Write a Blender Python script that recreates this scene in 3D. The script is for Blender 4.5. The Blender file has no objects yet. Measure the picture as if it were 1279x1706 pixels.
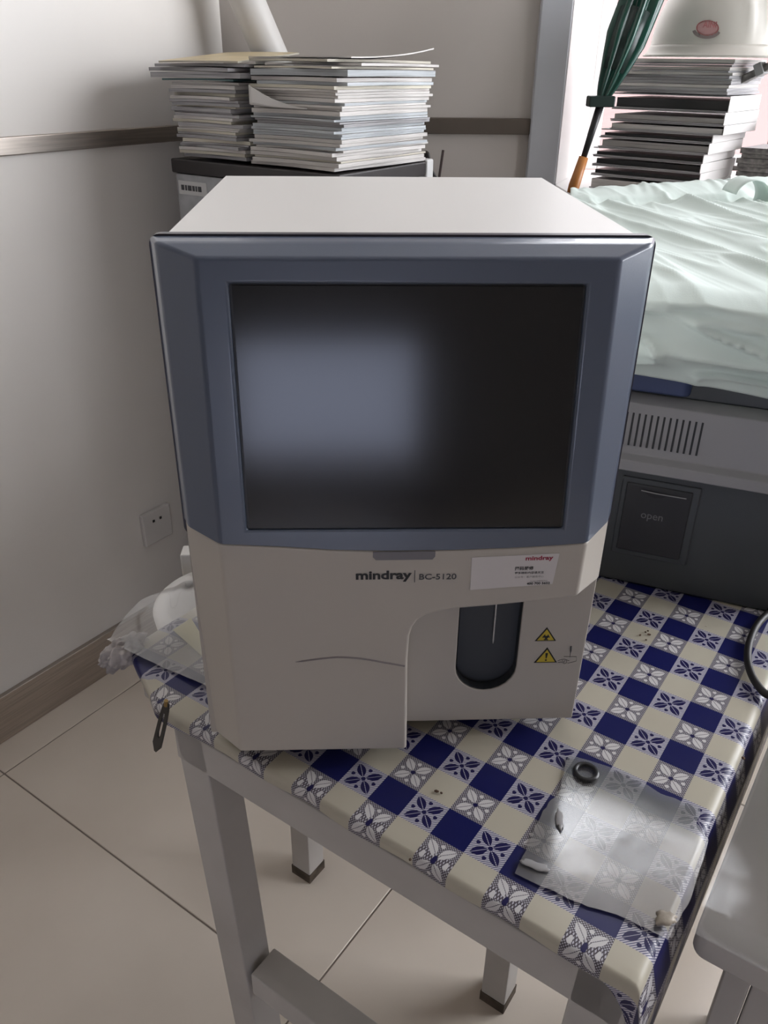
import bpy, bmesh, math, random
from mathutils import Vector, Matrix, Quaternion
random.seed(7)
S = bpy.context.scene
COL = S.collection
R_ = math.radians

# ------------------------------------------------------------------ camera
CAM = Vector((-0.04348, -0.63555, 0.63395)); FPX = 1365.36
CR = Vector((0.99909181, -0.04128139, 0.01055508)); CU = Vector((0.01072569, 0.48339463, 0.87533684)); CF = Vector((0.04123739, 0.87442866, -0.48339839))
cd = bpy.data.cameras.new('camera'); cam = bpy.data.objects.new('camera', cd); COL.objects.link(cam)
cd.sensor_fit = 'VERTICAL'; cd.sensor_height = 36; cd.sensor_width = 27; cd.lens = FPX / 1706 * 36
cd.clip_start = 0.02; cd.clip_end = 60
cam.matrix_world = Matrix(((CR.x, CU.x, -CF.x, CAM.x), (CR.y, CU.y, -CF.y, CAM.y), (CR.z, CU.z, -CF.z, CAM.z), (0, 0, 0, 1)))
S.camera = cam

# ------------------------------------------------------------------ world, exposure
w = bpy.data.worlds.new('sky'); S.world = w; w.use_nodes = True
bg = w.node_tree.nodes['Background']; bg.inputs[0].default_value = (0.93, 0.95, 1.0, 1); bg.inputs[1].default_value = 5.0
S.view_settings.view_transform = 'Standard'; S.view_settings.look = 'None'
S.view_settings.gamma = 1; S.view_settings.use_curve_mapping = False
S.view_settings.exposure = 1.3

# room frame: U runs along the near edge of the table, V towards the viewer
A_ = 0.65044
U = Vector((math.cos(A_), -math.sin(A_), 0)); V = Vector((-math.sin(A_), -math.cos(A_), 0)); Z = Vector((0, 0, 1))
T = 0.012          # top of the cloth
FL = -0.72         # floor
BY = 1.4546        # back wall
CEIL = 2.72

def portal(name, loc, rot, sx, sy):
    l = bpy.data.lights.new(name, 'AREA'); l.shape = 'RECTANGLE'; l.size = sx; l.size_y = sy
    l.cycles.is_portal = True
    o = bpy.data.objects.new(name, l); o.location = loc; o.rotation_euler = rot; COL.objects.link(o)
portal('daylight_portal', (1.20, BY + 0.38, 1.50), (R_(-90), 0, 0), 1.30, 2.28)
portal('daylight_portal', (2.42, 0.55, 1.05), (0, R_(90), 0), 1.7, 1.7)
portal('daylight_portal', (-0.14, -2.69, -0.335), (R_(90), 0, 0), 0.8, 0.60)

def at(px, py, ax, val):
    v = CF + CR * ((px - 639.5) / FPX) - CU * ((py - 853) / FPX)
    t = (val - CAM[ax]) / v[ax]
    return CAM + v * t
def tb(u, v, z=0.0): return U * u + V * v + Z * z

# ------------------------------------------------------------------ materials
def newmat(name):
    m = bpy.data.materials.new(name); m.use_nodes = True
    return m, m.node_tree, m.node_tree.nodes['Principled BSDF']
def mat(name, col, rough=0.5, metal=0.0, noise=0.0, nscale=20, bump=0.0, bscale=200, spec=0.5, coat=0.0, var=0.0, alpha=1, trans=0.0, ior=1.5, col2=None, sheen=0, stretch=None):
    m, nt, p = newmat(name); N = nt.nodes; L = nt.links
    p.inputs['Roughness'].default_value = rough; p.inputs['Metallic'].default_value = metal
    p.inputs['Specular IOR Level'].default_value = spec; p.inputs['Coat Weight'].default_value = coat
    p.inputs['IOR'].default_value = ior; p.inputs['Transmission Weight'].default_value = trans
    p.inputs['Sheen Weight'].default_value = sheen
    base = (*col, 1)
    p.inputs['Base Color'].default_value = base
    tc = N.new('ShaderNodeTexCoord'); vec = tc.outputs['Object']
    if stretch:
        mp = N.new('ShaderNodeMapping'); mp.inputs['Scale'].default_value = stretch; L.new(vec, mp.inputs[0]); vec = mp.outputs[0]
    if noise or col2:
        n = N.new('ShaderNodeTexNoise'); n.inputs['Scale'].default_value = nscale; n.inputs['Detail'].default_value = 5
        L.new(vec, n.inputs['Vector'])
        mx = N.new('ShaderNodeMix'); mx.data_type = 'RGBA'
        mx.inputs[6].default_value = tuple(c * (1 - noise) for c in col) + (1,)
        mx.inputs[7].default_value = (*(col2 if col2 else tuple(min(1, c * (1 + noise)) for c in col)), 1)
        rp = N.new('ShaderNodeMapRange'); rp.inputs[1].default_value = 0.35; rp.inputs[2].default_value = 0.65
        L.new(n.outputs['Fac'], rp.inputs[0]); L.new(rp.outputs[0], mx.inputs[0]); src = mx.outputs[2]
        if var: 
            src = varied(nt, src, var)
        L.new(src, p.inputs['Base Color'])
    elif var:
        c = N.new('ShaderNodeRGB'); c.outputs[0].default_value = base
        L.new(varied(nt, c.outputs[0], var), p.inputs['Base Color'])
    if bump:
        n = N.new('ShaderNodeTexNoise'); n.inputs['Scale'].default_value = bscale; n.inputs['Detail'].default_value = 3
        L.new(vec, n.inputs['Vector'])
        b = N.new('ShaderNodeBump'); b.inputs['Strength'].default_value = bump; b.inputs['Distance'].default_value = 0.002
        L.new(n.outputs['Fac'], b.inputs['Height']); L.new(b.outputs[0], p.inputs['Normal'])
    return m
def varied(nt, src, var):
    N = nt.nodes; L = nt.links
    oi = N.new('ShaderNodeObjectInfo'); hs = N.new('ShaderNodeHueSaturation')
    mr = N.new('ShaderNodeMapRange'); mr.inputs[3].default_value = 1 - var; mr.inputs[4].default_value = 1 + var
    L.new(oi.outputs['Random'], mr.inputs[0]); L.new(mr.outputs[0], hs.inputs['Value']); L.new(src, hs.inputs['Color'])
    return hs.outputs[0]

def glassy(name, tint=(0.97, 0.97, 0.97), rough=0.05, refl=1.0, haze=0.0, bump=0.0, bscale=25):
    """thin clear film: see-through with a glossy skin"""
    m = bpy.data.materials.new(name); m.use_nodes = True; nt = m.node_tree; N = nt.nodes; L = nt.links; N.clear()
    out = N.new('ShaderNodeOutputMaterial'); tr = N.new('ShaderNodeBsdfTransparent'); tr.inputs[0].default_value = (*tint, 1)
    gl = N.new('ShaderNodeBsdfGlossy'); gl.inputs['Roughness'].default_value = rough
    fr = N.new('ShaderNodeFresnel'); fr.inputs[0].default_value = 1.5
    mu = N.new('ShaderNodeMath'); mu.operation = 'MULTIPLY'; mu.inputs[1].default_value = refl; mu.use_clamp = True
    L.new(fr.outputs[0], mu.inputs[0])
    mx = N.new('ShaderNodeMixShader'); L.new(mu.outputs[0], mx.inputs[0]); L.new(gl.outputs[0], mx.inputs[2])
    a = tr.outputs[0]
    if haze:
        df = N.new('ShaderNodeBsdfDiffuse'); df.inputs[0].default_value = (0.85, 0.84, 0.83, 1)
        m2 = N.new('ShaderNodeMixShader'); m2.inputs[0].default_value = haze; L.new(a, m2.inputs[1]); L.new(df.outputs[0], m2.inputs[2]); a = m2.outputs[0]
    L.new(a, mx.inputs[1]); L.new(mx.outputs[0], out.inputs[0])
    if bump:
        tc = N.new('ShaderNodeTexCoord'); n = N.new('ShaderNodeTexNoise'); n.inputs['Scale'].default_value = bscale; n.inputs['Detail'].default_value = 2
        L.new(tc.outputs['Object'], n.inputs['Vector'])
        b = N.new('ShaderNodeBump'); b.inputs['Strength'].default_value = bump; b.inputs['Distance'].default_value = 0.004
        L.new(n.outputs['Fac'], b.inputs['Height']); L.new(b.outputs[0], gl.inputs['Normal']); L.new(b.outputs[0], fr.inputs['Normal'])
    return m

M = {}
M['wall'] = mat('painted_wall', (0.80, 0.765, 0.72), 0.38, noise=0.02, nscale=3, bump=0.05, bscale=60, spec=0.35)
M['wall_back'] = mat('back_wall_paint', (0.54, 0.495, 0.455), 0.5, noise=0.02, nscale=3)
M['wall_dim'] = mat('dimmed_wall_paint', (0.27, 0.25, 0.23), 0.6)  # unseen front wall, colour darkened to cut fill light on the analyser
M['pillar'] = mat('bluish_grey_paint', (0.52, 0.53, 0.56), 0.5)
M['white_frame'] = mat('white_window_paint', (0.85, 0.82, 0.80), 0.4)
M['ceiling'] = mat('ceiling_paint', (0.8, 0.79, 0.77), 0.8)
M['steel'] = mat('brushed_steel', (0.46, 0.41, 0.365), 0.30, metal=0.9, noise=0.12, nscale=8, stretch=(1, 1, 30))
M['steel_dark'] = mat('dark_steel', (0.14, 0.115, 0.095), 0.45, metal=0.5, noise=0.1, nscale=5)  # darker, duller steel tone for the back wall strip
M['tile'] = mat('cream_floor_tile', (0.76, 0.67, 0.575), 0.22, noise=0.05, nscale=2.2, spec=0.5, col2=(0.80, 0.715, 0.62))
M['grout'] = mat('floor_grout', (0.25, 0.21, 0.18), 0.8)
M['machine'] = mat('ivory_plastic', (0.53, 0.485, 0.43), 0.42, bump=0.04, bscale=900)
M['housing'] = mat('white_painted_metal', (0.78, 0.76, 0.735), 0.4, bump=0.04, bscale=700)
M['blue'] = mat('slate_blue_plastic', (0.100, 0.124, 0.180), 0.3, bump=0.03, bscale=900, spec=0.6, coat=0.35)
M['rim'] = mat('dark_violet_trim', (0.05, 0.045, 0.065), 0.35)
M['screen'] = mat('dark_screen_glass', (0.018, 0.018, 0.019), 0.13, spec=0.5)
M['black'] = mat('black_plastic', (0.012, 0.012, 0.013), 0.4)
M['slot'] = mat('slate_grey_liner', (0.05, 0.055, 0.065), 0.5)
M['tab'] = mat('grey_indicator', (0.20, 0.19, 0.21), 0.4)
M['print'] = mat('black_print', (0.015, 0.014, 0.014), 0.5)
M['print_grey'] = mat('grey_print', (0.07, 0.07, 0.075), 0.5)
M['print_red'] = mat('red_print', (0.35, 0.01, 0.05), 0.5)
M['print_faint'] = mat('faint_print', (0.25, 0.22, 0.22), 0.5)
M['sticker'] = mat('sticker_paper', (0.72, 0.68, 0.67), 0.35)
M['yellow'] = mat('warning_yellow', (0.62, 0.47, 0.04), 0.4)
M['needle'] = mat('needle_steel', (0.6, 0.6, 0.62), 0.3, metal=0.7)
M['wood_white'] = mat('white_painted_wood', (0.50, 0.47, 0.44), 0.5, noise=0.05, nscale=6, bump=0.15, bscale=40, col2=(0.56, 0.53, 0.50))
M['wood_edge'] = mat('worn_board_edge', (0.40, 0.35, 0.28), 0.6, noise=0.12, nscale=12)
M['foot_dirt'] = mat('dirty_leg_foot', (0.10, 0.075, 0.055), 0.8, noise=0.4, nscale=40)
M['an_light'] = mat('light_grey_shell', (0.33, 0.32, 0.325), 0.4)
M['an_dark'] = mat('charcoal_shell', (0.060, 0.065, 0.070), 0.42)
M['an_door'] = mat('black_door_plastic', (0.03, 0.03, 0.033), 0.3)
M['an_blue'] = mat('navy_panel', (0.035, 0.055, 0.15), 0.4)
M['mint'] = mat('mint_cotton', (0.66, 0.745, 0.70), 0.85, noise=0.03, nscale=6, bump=0.06, bscale=500, sheen=0.1)
M['cab_top'] = mat('black_cabinet_top', (0.022, 0.018, 0.018), 0.35)
M['cab_grey'] = mat('grey_cabinet_side', (0.33, 0.33, 0.33), 0.45)
M['label_white'] = mat('label_paper', (0.62, 0.62, 0.61), 0.5)
M['green'] = mat('dark_green_nylon', (0.003, 0.050, 0.034), 0.28, noise=0.3, nscale=9, spec=0.7)
M['green_dark'] = mat('blackish_green_nylon', (0.004, 0.018, 0.014), 0.4)
M['handle_wood'] = mat('orange_wood', (0.42, 0.16, 0.035), 0.4, noise=0.1, nscale=30)
M['helmet'] = mat('cream_plastic', (0.72, 0.69, 0.63), 0.35)
M['helmet_red'] = mat('helmet_red_print', (0.40, 0.14, 0.14), 0.5)
M['helmet_pink'] = mat('helmet_pink_print', (0.62, 0.36, 0.36), 0.5)
M['helmet_grey'] = mat('helmet_grey_print', (0.30, 0.24, 0.23), 0.5)
M['pink'] = mat('pink_facade_plaster', (0.115, 0.072, 0.068), 0.9)
M['yellow_paper'] = mat('pale_yellow_paper', (0.72, 0.68, 0.40), 0.7)
M['film'] = glassy('clear_film', rough=0.08, refl=3.0, haze=0.22, bump=0.5, bscale=14)
M['film_patch'] = glassy('clear_film_patch', rough=0.15, refl=3.6, haze=0.14, bump=0.14, bscale=14)
M['film_desk'] = glassy('clear_desk_film', rough=0.12, refl=1.6, haze=0.06, bump=0.5, bscale=9)
M['pane'] = glassy('window_glass', rough=0.0, refl=0.6)
M['pane_tinted'] = glassy('dimming_window_glass', tint=(0.55, 0.57, 0.64), rough=0.0, refl=0.6)  # tint added to dim the daylight mirrored in the screen
M['tape'] = mat('torn_tape', (0.36, 0.31, 0.25), 0.5, noise=0.3, nscale=60, bump=0.6, bscale=90)
M['cable'] = mat('black_rubber', (0.012, 0.010, 0.010), 0.5)
M['rod'] = mat('dark_rod', (0.05, 0.03, 0.03), 0.5)
M['brass'] = mat('worn_brass', (0.35, 0.24, 0.10), 0.4, metal=0.8)
M['crumb'] = mat('brown_crumbs', (0.09, 0.05, 0.03), 0.9)
M['crumple'] = mat('crumpled_cloth_back', (0.50, 0.46, 0.45), 0.8, noise=0.25, nscale=40, bump=0.4, bscale=90)
M['an_text'] = mat('door_text_grey', (0.20, 0.20, 0.20), 0.5)
M['roll'] = mat('white_plastic', (0.74, 0.72, 0.69), 0.4)
M['outlet'] = mat('outlet_plastic', (0.68, 0.655, 0.63), 0.35)

def paper_mat(name, col, var=0.12, dark=0.35):
    """page edges: thin layered lines seen on the sides, plain cover on top"""
    m, nt, p = newmat(name); N = nt.nodes; L = nt.links
    tc = N.new('ShaderNodeTexCoord'); sp = N.new('ShaderNodeSeparateXYZ'); L.new(tc.outputs['Object'], sp.inputs[0])
    n = N.new('ShaderNodeTexNoise'); n.noise_dimensions = '2D'
    cb = N.new('ShaderNodeCombineXYZ'); ad = N.new('ShaderNodeMath'); ad.operation = 'ADD'
    L.new(sp.outputs[0], ad.inputs[0]); L.new(sp.outputs[1], ad.inputs[1])
    m1 = N.new('ShaderNodeMath'); m1.operation = 'MULTIPLY'; m1.inputs[1].default_value = 6; L.new(ad.outputs[0], m1.inputs[0])
    m2 = N.new('ShaderNodeMath'); m2.operation = 'MULTIPLY'; m2.inputs[1].default_value = 700; L.new(sp.outputs[2], m2.inputs[0])
    L.new(m1.outputs[0], cb.inputs[0]); L.new(m2.outputs[0], cb.inputs[1]); L.new(cb.outputs[0], n.inputs['Vector']); n.inputs['Scale'].default_value = 1
    mx = N.new('ShaderNodeMix'); mx.data_type = 'RGBA'
    mx.inputs[6].default_value = tuple(c * (1 - dark) for c in col) + (1,); mx.inputs[7].default_value = (*col, 1)
    mr = N.new('ShaderNodeMapRange'); mr.inputs[1].default_value = 0.32; mr.inputs[2].default_value = 0.5
    L.new(n.outputs['Fac'], mr.inputs[0]); L.new(mr.outputs[0], mx.inputs[0])
    L.new(varied(nt, mx.outputs[2], var), p.inputs['Base Color']); p.inputs['Roughness'].default_value = 0.6
    return m
M['page'] = paper_mat('white_pages', (0.66, 0.63, 0.60))
M['page_warm'] = paper_mat('cream_pages', (0.64, 0.60, 0.50))
M['page_cool'] = paper_mat('bluish_pages', (0.52, 0.55, 0.57))
M['page_grey'] = paper_mat('grey_pages', (0.42, 0.41, 0.42), dark=0.5)
M['cover_dark'] = mat('dark_cover', (0.05, 0.045, 0.04), 0.35, var=0.6)
M['cover_white'] = mat('white_cover', (0.74, 0.72, 0.70), 0.3, var=0.12)
M['cover_pink'] = mat('rosy_cover', (0.70, 0.55, 0.54), 0.4, var=0.12)
M['cover_green'] = mat('teal_cover', (0.10, 0.20, 0.20), 0.4)
M['cover_yellow'] = mat('yellow_cover', (0.66, 0.55, 0.34), 0.4, noise=0.12, nscale=14)
M['binder_gap_shade'] = mat('binder_gap_shade', (0.02, 0.02, 0.02), 0.3)  # black that paints the shade in the gaps between binder covers
M['spine_white'] = mat('spine_white', (0.80, 0.77, 0.75), 0.35, var=0.1)
M['spine_dark'] = mat('journal_spine', (0.16, 0.15, 0.14), 0.4, noise=0.5, nscale=90, var=0.2)

# --- the checked oilcloth
def cloth_material():
    m, nt, p = newmat('checked_oilcloth'); N = nt.nodes; L = nt.links
    def mth(op, a, b=None, c=None):
        n = N.new('ShaderNodeMath'); n.operation = op
        for i, x in enumerate((a, b, c)):
            if x is None: continue
            if hasattr(x, 'is_linked') or hasattr(x, 'links'): L.new(x, n.inputs[i])
            else: n.inputs[i].default_value = x
        return n.outputs[0]
    def mix(f, a, b):
        n = N.new('ShaderNodeMix'); n.data_type = 'RGBA'
        L.new(f, n.inputs[0])
        for i, x in ((6, a), (7, b)):
            if isinstance(x, tuple): n.inputs[i].default_value = (*x, 1)
            else: L.new(x, n.inputs[i])
        return n.outputs[2]
    uv = N.new('ShaderNodeUVMap'); sp = N.new('ShaderNodeSeparateXYZ'); L.new(uv.outputs[0], sp.inputs[0])
    a, b = sp.outputs[0], sp.outputs[1]
    ia = mth('FLOORED_MODULO', mth('FLOOR', a), 2.0); ib = mth('FLOORED_MODULO', mth('FLOOR', b), 2.0)
    x = mth('SUBTRACT', mth('FRACT', a), 0.5); y = mth('SUBTRACT', mth('FRACT', b), 0.5)
    ax = mth('ABSOLUTE', x); ay = mth('ABSOLUTE', y)
    s = mth('MULTIPLY', mth('ADD', ax, ay), 0.7071); t = mth('ABSOLUTE', mth('MULTIPLY', mth('SUBTRACT', ax, ay), 0.7071))
    # petals: pointed lens from s=.07 to s=.53
    q = mth('DIVIDE', mth('SUBTRACT', s, 0.31), 0.25)
    wd = mth('MULTIPLY', mth('SUBTRACT', 1.0, mth('MULTIPLY', q, q)), 0.125)
    pet = mth('LESS_THAN', t, wd); vein = mth('GREATER_THAN', t, 0.010); petv = mth('MULTIPLY', pet, vein)
    # dots at the mid edges
    mxv = mth('MAXIMUM', ax, ay); mnv = mth('MINIMUM', ax, ay)
    dd = mth('SQRT', mth('ADD', mth('POWER', mth('SUBTRACT', mxv, 0.345), 2.0), mth('POWER', mnv, 2.0)))
    dot = mth('LESS_THAN', dd, 0.058)
    rr = mth('SQRT', mth('ADD', mth('MULTIPLY', x, x), mth('MULTIPLY', y, y)))
    core = mth('LESS_THAN', rr, 0.065)
    fig = mth('MAXIMUM', petv, dot)
    # hatchings
    F = 13.0
    d1 = mth('LESS_THAN', mth('FRACT', mth('MULTIPLY', mth('ADD', a, b), F)), 0.42)
    d2 = mth('LESS_THAN', mth('FRACT', mth('MULTIPLY', mth('SUBTRACT', a, b), F)), 0.42)
    cross = mth('MAXIMUM', d1, d2)
    nz = N.new('ShaderNodeTexNoise'); nz.inputs['Scale'].default_value = 0.35; nz.inputs['Detail'].default_value = 4; L.new(uv.outputs[0], nz.inputs['Vector'])
    cream = mix(nz.outputs['Fac'], (0.46, 0.415, 0.33), (0.53, 0.50, 0.41))
    navy = (0.009, 0.011, 0.085); navyd = (0.012, 0.010, 0.07); pale = (0.50, 0.49, 0.54); brown = (0.075, 0.062, 0.075)
    light = mix(d1, (0.55, 0.53, 0.58), (0.085, 0.085, 0.17))
    cellB = mix(mth('MAXIMUM', fig, core), light, navyd)               # navy flower on a light hatch
    dark = mix(cross, pale, brown)
    cellC = mix(fig, dark, (0.62, 0.60, 0.60)); cellC = mix(core, cellC, navyd)
    top = mix(ia, navy, cellB)        # ib==0: navy, then flower
    bot = mix(ia, cellC, cream)
    colr = mix(ib, top, bot)
    # small stains
    n2 = N.new('ShaderNodeTexNoise'); n2.inputs['Scale'].default_value = 1.1; n2.inputs['Detail'].default_value = 6; L.new(uv.outputs[0], n2.inputs['Vector'])
    st = mth('GREATER_THAN', n2.outputs['Fac'], 0.735)
    colr = mix(mth('MULTIPLY', st, 0.55), colr, (0.16, 0.10, 0.06))
    L.new(colr, p.inputs['Base Color']); p.inputs['Roughness'].default_value = 0.33; p.inputs['Specular IOR Level'].default_value = 0.35
    return m
M['oilcloth'] = cloth_material()

# ------------------------------------------------------------------ mesh helpers
def tagp(o, label=None, cat=None, group=None, kind=None):
    if label: o['label'] = label
    if cat: o['category'] = cat
    if group: o['group'] = group
    if kind: o['kind'] = kind
    return o
def obj(name, bm, m, parent=None, smooth=False, bevel=0, seg=2, ang=35):
    me = bpy.data.meshes.new(name)
    bmesh.ops.recalc_face_normals(bm, faces=bm.faces)
    bm.to_mesh(me); bm.free()
    ms = m if isinstance(m, (list, tuple)) else [m]
    for x in ms: me.materials.append(x)
    o = bpy.data.objects.new(name, me); COL.objects.link(o)
    if parent is not None: o.parent = parent
    if smooth or bevel:
        for f in me.polygons: f.use_smooth = True
    if bevel:
        b = o.modifiers.new('bevel', 'BEVEL'); b.width = bevel; b.segments = seg; b.limit_method = 'ANGLE'; b.angle_limit = R_(ang); b.harden_normals = True
    return o
def empty(name, loc=(0, 0, 0), rz=0):
    o = bpy.data.objects.new(name, None); COL.objects.link(o); o.location = loc; o.rotation_euler = (0, 0, rz); o.empty_display_size = 0.05
    return o
def box(bm, c, s, rz=0, M4=None):
    r = bmesh.ops.create_cube(bm, size=1)['verts']
    mt = Matrix.Translation(c) @ Matrix.Rotation(rz, 4, 'Z') @ Matrix.Diagonal((*s, 1))
    if M4 is not None: mt = M4 @ Matrix.Translation(c) @ Matrix.Diagonal((*s, 1))
    bmesh.ops.transform(bm, matrix=mt, verts=r)
    return r
def boxes(lst):
    bm = bmesh.new()
    for l in lst: box(bm, *l)
    return bm
def bnd(x0, x1, y0, y1, z0, z1): return (((x0 + x1) / 2, (y0 + y1) / 2, (z0 + z1) / 2), (abs(x1 - x0), abs(y1 - y0), abs(z1 - z0)))
def prism(bm, front, back):
    """front, back: equal-length loops of points"""
    f = [bm.verts.new(p) for p in front]; b = [bm.verts.new(p) for p in back]
    bm.faces.new(f); bm.faces.new(b[::-1]); n = len(f)
    for i in range(n): bm.faces.new((f[i], f[(i + 1) % n], b[(i + 1) % n], b[i]))
def extr(bm, pts, d):
    d = Vector(d); prism(bm, [Vector(p) for p in pts], [Vector(p) + d for p in pts])
def tube(bm, pts, r, n=10, closed=False, cap=True):
    pts = [Vector(p) for p in pts]; rs = r if isinstance(r, (list, tuple)) else [r] * len(pts)
    rings = []; prev = None
    for i, p in enumerate(pts):
        if closed: t = (pts[(i + 1) % len(pts)] - pts[i - 1]).normalized()
        else: t = (pts[min(i + 1, len(pts) - 1)] - pts[max(i - 1, 0)]).normalized()
        if prev is None:
            a = t.orthogonal().normalized()
        else:
            a = (prev - t * prev.dot(t)).normalized()
        prev = a; b = t.cross(a)
        rings.append([bm.verts.new(p + (a * math.cos(2 * math.pi * k / n) + b * math.sin(2 * math.pi * k / n)) * rs[i]) for k in range(n)])
    m = len(rings)
    for i in range(m if closed else m - 1):
        A, B = rings[i], rings[(i + 1) % m]
        for k in range(n): bm.faces.new((A[k], A[(k + 1) % n], B[(k + 1) % n], B[k]))
    if cap and not closed: bm.faces.new(rings[0][::-1]); bm.faces.new(rings[-1])
def grid(bm, f, nu, nv, uvf=None):
    vs = [[bm.verts.new(f(i / nu, j / nv)) for j in range(nv + 1)] for i in range(nu + 1)]
    lay = bm.loops.layers.uv.new('UVMap') if uvf else None
    for i in range(nu):
        for j in range(nv):
            fc = bm.faces.new((vs[i][j], vs[i + 1][j], vs[i + 1][j + 1], vs[i][j + 1])); fc.smooth = True
            if uvf:
                for lp, (a, b) in zip(fc.loops, ((i, j), (i + 1, j), (i + 1, j + 1), (i, j + 1))): lp[lay].uv = uvf(a / nu, b / nv)
    return vs
def text(name, s, width, height, m, loc, rx=R_(90), parent=None, bold=0.0, rz=0, shear=0, ext=0.0003, center=False, mw=None):
    c = bpy.data.curves.new(name, 'FONT'); c.body = s; c.extrude = 0; c.offset = bold; c.shear = shear; c.size = 1
    c.resolution_u = 3
    o = bpy.data.objects.new(name, c); COL.objects.link(o)
    dg = bpy.context.evaluated_depsgraph_get(); dg.update()
    me = bpy.data.meshes.new_from_object(o.evaluated_get(dg))
    bpy.data.objects.remove(o)
    xs = [v.co.x for v in me.vertices]; ys = [v.co.y for v in me.vertices]
    x0, x1, y0, y1 = min(xs), max(xs), min(ys), max(ys)
    sx = width / (x1 - x0); sy = height / (y1 - y0)
    for v in me.vertices:
        v.co.x = (v.co.x - x0) * sx - (width / 2 if center else 0); v.co.y = (v.co.y - y0) * sy - (height / 2 if center else 0)
    me.materials.clear(); me.materials.append(m); me.name = name
    o = bpy.data.objects.new(name, me); COL.objects.link(o)
    if mw is not None: o.matrix_world = mw
    else: o.location = loc; o.rotation_euler = (rx, 0, rz)
    if parent is not None: o.parent = parent
    return o
def hnoise(x, y, seed=0):
    from mathutils import noise
    return noise.noise(Vector((x, y, seed * 7.13)))

# ================================================================== THE ROOM
def struct(name, bm, m, **k): return tagp(obj(name, bm, m, **k), kind='structure')

# floor with separate tiles
floor = struct('floor', boxes([bnd(-4.5, 3.2, -3.2, 2.6, FL - 0.08, FL - 0.002)]), M['grout'])
tile_me = None
TS = 0.838; g = 0.003
for i in range(-3, 3):
    for j in range(-3, 4):
        c = tb(-0.198 + (i + 0.5) * TS, -0.052 + (j + 0.5) * TS, FL - 0.003)
        if not (-3.2 < c.x < 2.0 and -2.4 < c.y < 1.6): continue
        if c.dot(U) < -1.131 - TS / 2: continue
        if tile_me is None:
            bm = bmesh.new(); box(bm, (0, 0, 0), (TS - g, TS - g, 0.006)); 
            bmesh.ops.bevel(bm, geom=bm.edges[:], offset=0.0012, segments=1, affect='EDGES')
            t = obj('tile', bm, M['tile'], floor); tile_me = t.data
        else:
            t = bpy.data.objects.new('tile', tile_me); COL.objects.link(t); t.parent = floor
        t.location = c; t.rotation_euler = (0, 0, -A_)

WL = -1.131   # left wall plane in u
corner = Vector((-0.314, BY, 0))
Lw = 5.6
bm = bmesh.new()
mid = corner + V * (Lw / 2 - 0.05); mid.z = (FL + CEIL) / 2
box(bm, mid - U * 0.05, (0.1, Lw, CEIL - FL), -A_)
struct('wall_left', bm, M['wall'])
# stainless strips
bm = bmesh.new(); m_ = corner + V * (2.5) + U * 0.004; m_.z = 0.490; box(bm, m_, (0.012, 5.0, 0.031), -A_)
struct('trim_1', bm, M['steel'], bevel=0.002)
bm = bmesh.new(); m_ = corner + V * (2.5) + U * 0.005; m_.z = FL + 0.058; box(bm, m_, (0.014, 5.0, 0.116), -A_)
struct('baseboard_left', bm, M['steel'], bevel=0.002)

# back wall (to the pillar), window wall, sill
WY = BY + 0.30
bm = boxes([bnd(-0.6, 0.385, BY, BY + 0.12, FL, CEIL), bnd(0.385, 2.5, BY, WY + 0.1, FL, 0.345), bnd(0.385, 2.5, BY, WY + 0.1, 2.64, CEIL), bnd(1.90, 2.5, BY, WY + 0.1, 0.345, 2.64)])
extr(bm, [(0.385, BY + 0.001, 0.345), (0.452, BY + 0.001, 0.345), (0.600, WY, 0.345), (0.600, WY + 0.1, 0.345), (0.385, WY + 0.1, 0.345)], (0, 0, 2.64 - 0.345))
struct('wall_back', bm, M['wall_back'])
bm = bmesh.new(); extr(bm, [(0.4525, BY - 0.006, 0.376), (0.457, BY - 0.009, 0.376), (0.602, WY - 0.001, 0.376), (0.598, WY - 0.001, 0.376)], (0, 0, 2.64 - 0.376)); struct('trim_5', bm, M['white_frame'])
struct('trim_2', boxes([bnd(-0.31, 0.383, BY - 0.012, BY + 0.002, 0.484, 0.518)]), M['steel_dark'], bevel=0.002)
struct('baseboard_back', boxes([bnd(-0.31, 2.4, BY - 0.012, BY + 0.002, FL, FL + 0.116)]), M['steel'], bevel=0.002)
struct('trim_3', boxes([bnd(0.383, 0.452, BY - 0.02, BY - 0.0005, FL, CEIL)]), M['pillar'], bevel=0.003)
# window_1: frame, sill, mullion, panes
struct('window_1', boxes([bnd(0.600, 0.640, WY, WY + 0.06, 0.376, 2.64), bnd(1.86, 1.90, WY, WY + 0.06, 0.376, 2.64), bnd(0.640, 1.86, WY, WY + 0.06, 2.58, 2.64), bnd(0.640, 1.86, WY, WY + 0.06, 0.376, 0.41)]), M['white_frame'], bevel=0.004)
win = bpy.data.objects['window_1']
obj('mullion', boxes([bnd(1.23, 1.27, WY + 0.01, WY + 0.05, 0.41, 2.58)]), M['white_frame'], win, bevel=0.003)
obj('pane', boxes([bnd(0.640, 1.23, WY + 0.028, WY + 0.032, 0.41, 2.58)]), M['pane'], win)
obj('pane', boxes([bnd(1.27, 1.86, WY + 0.028, WY + 0.032, 0.41, 2.58)]), M['pane'], win)
struct('trim_4', boxes([bnd(0.455, 1.95, 1.14, WY + 0.001, 0.346, 0.3755)]), M['white_frame'], bevel=0.005)
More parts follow.
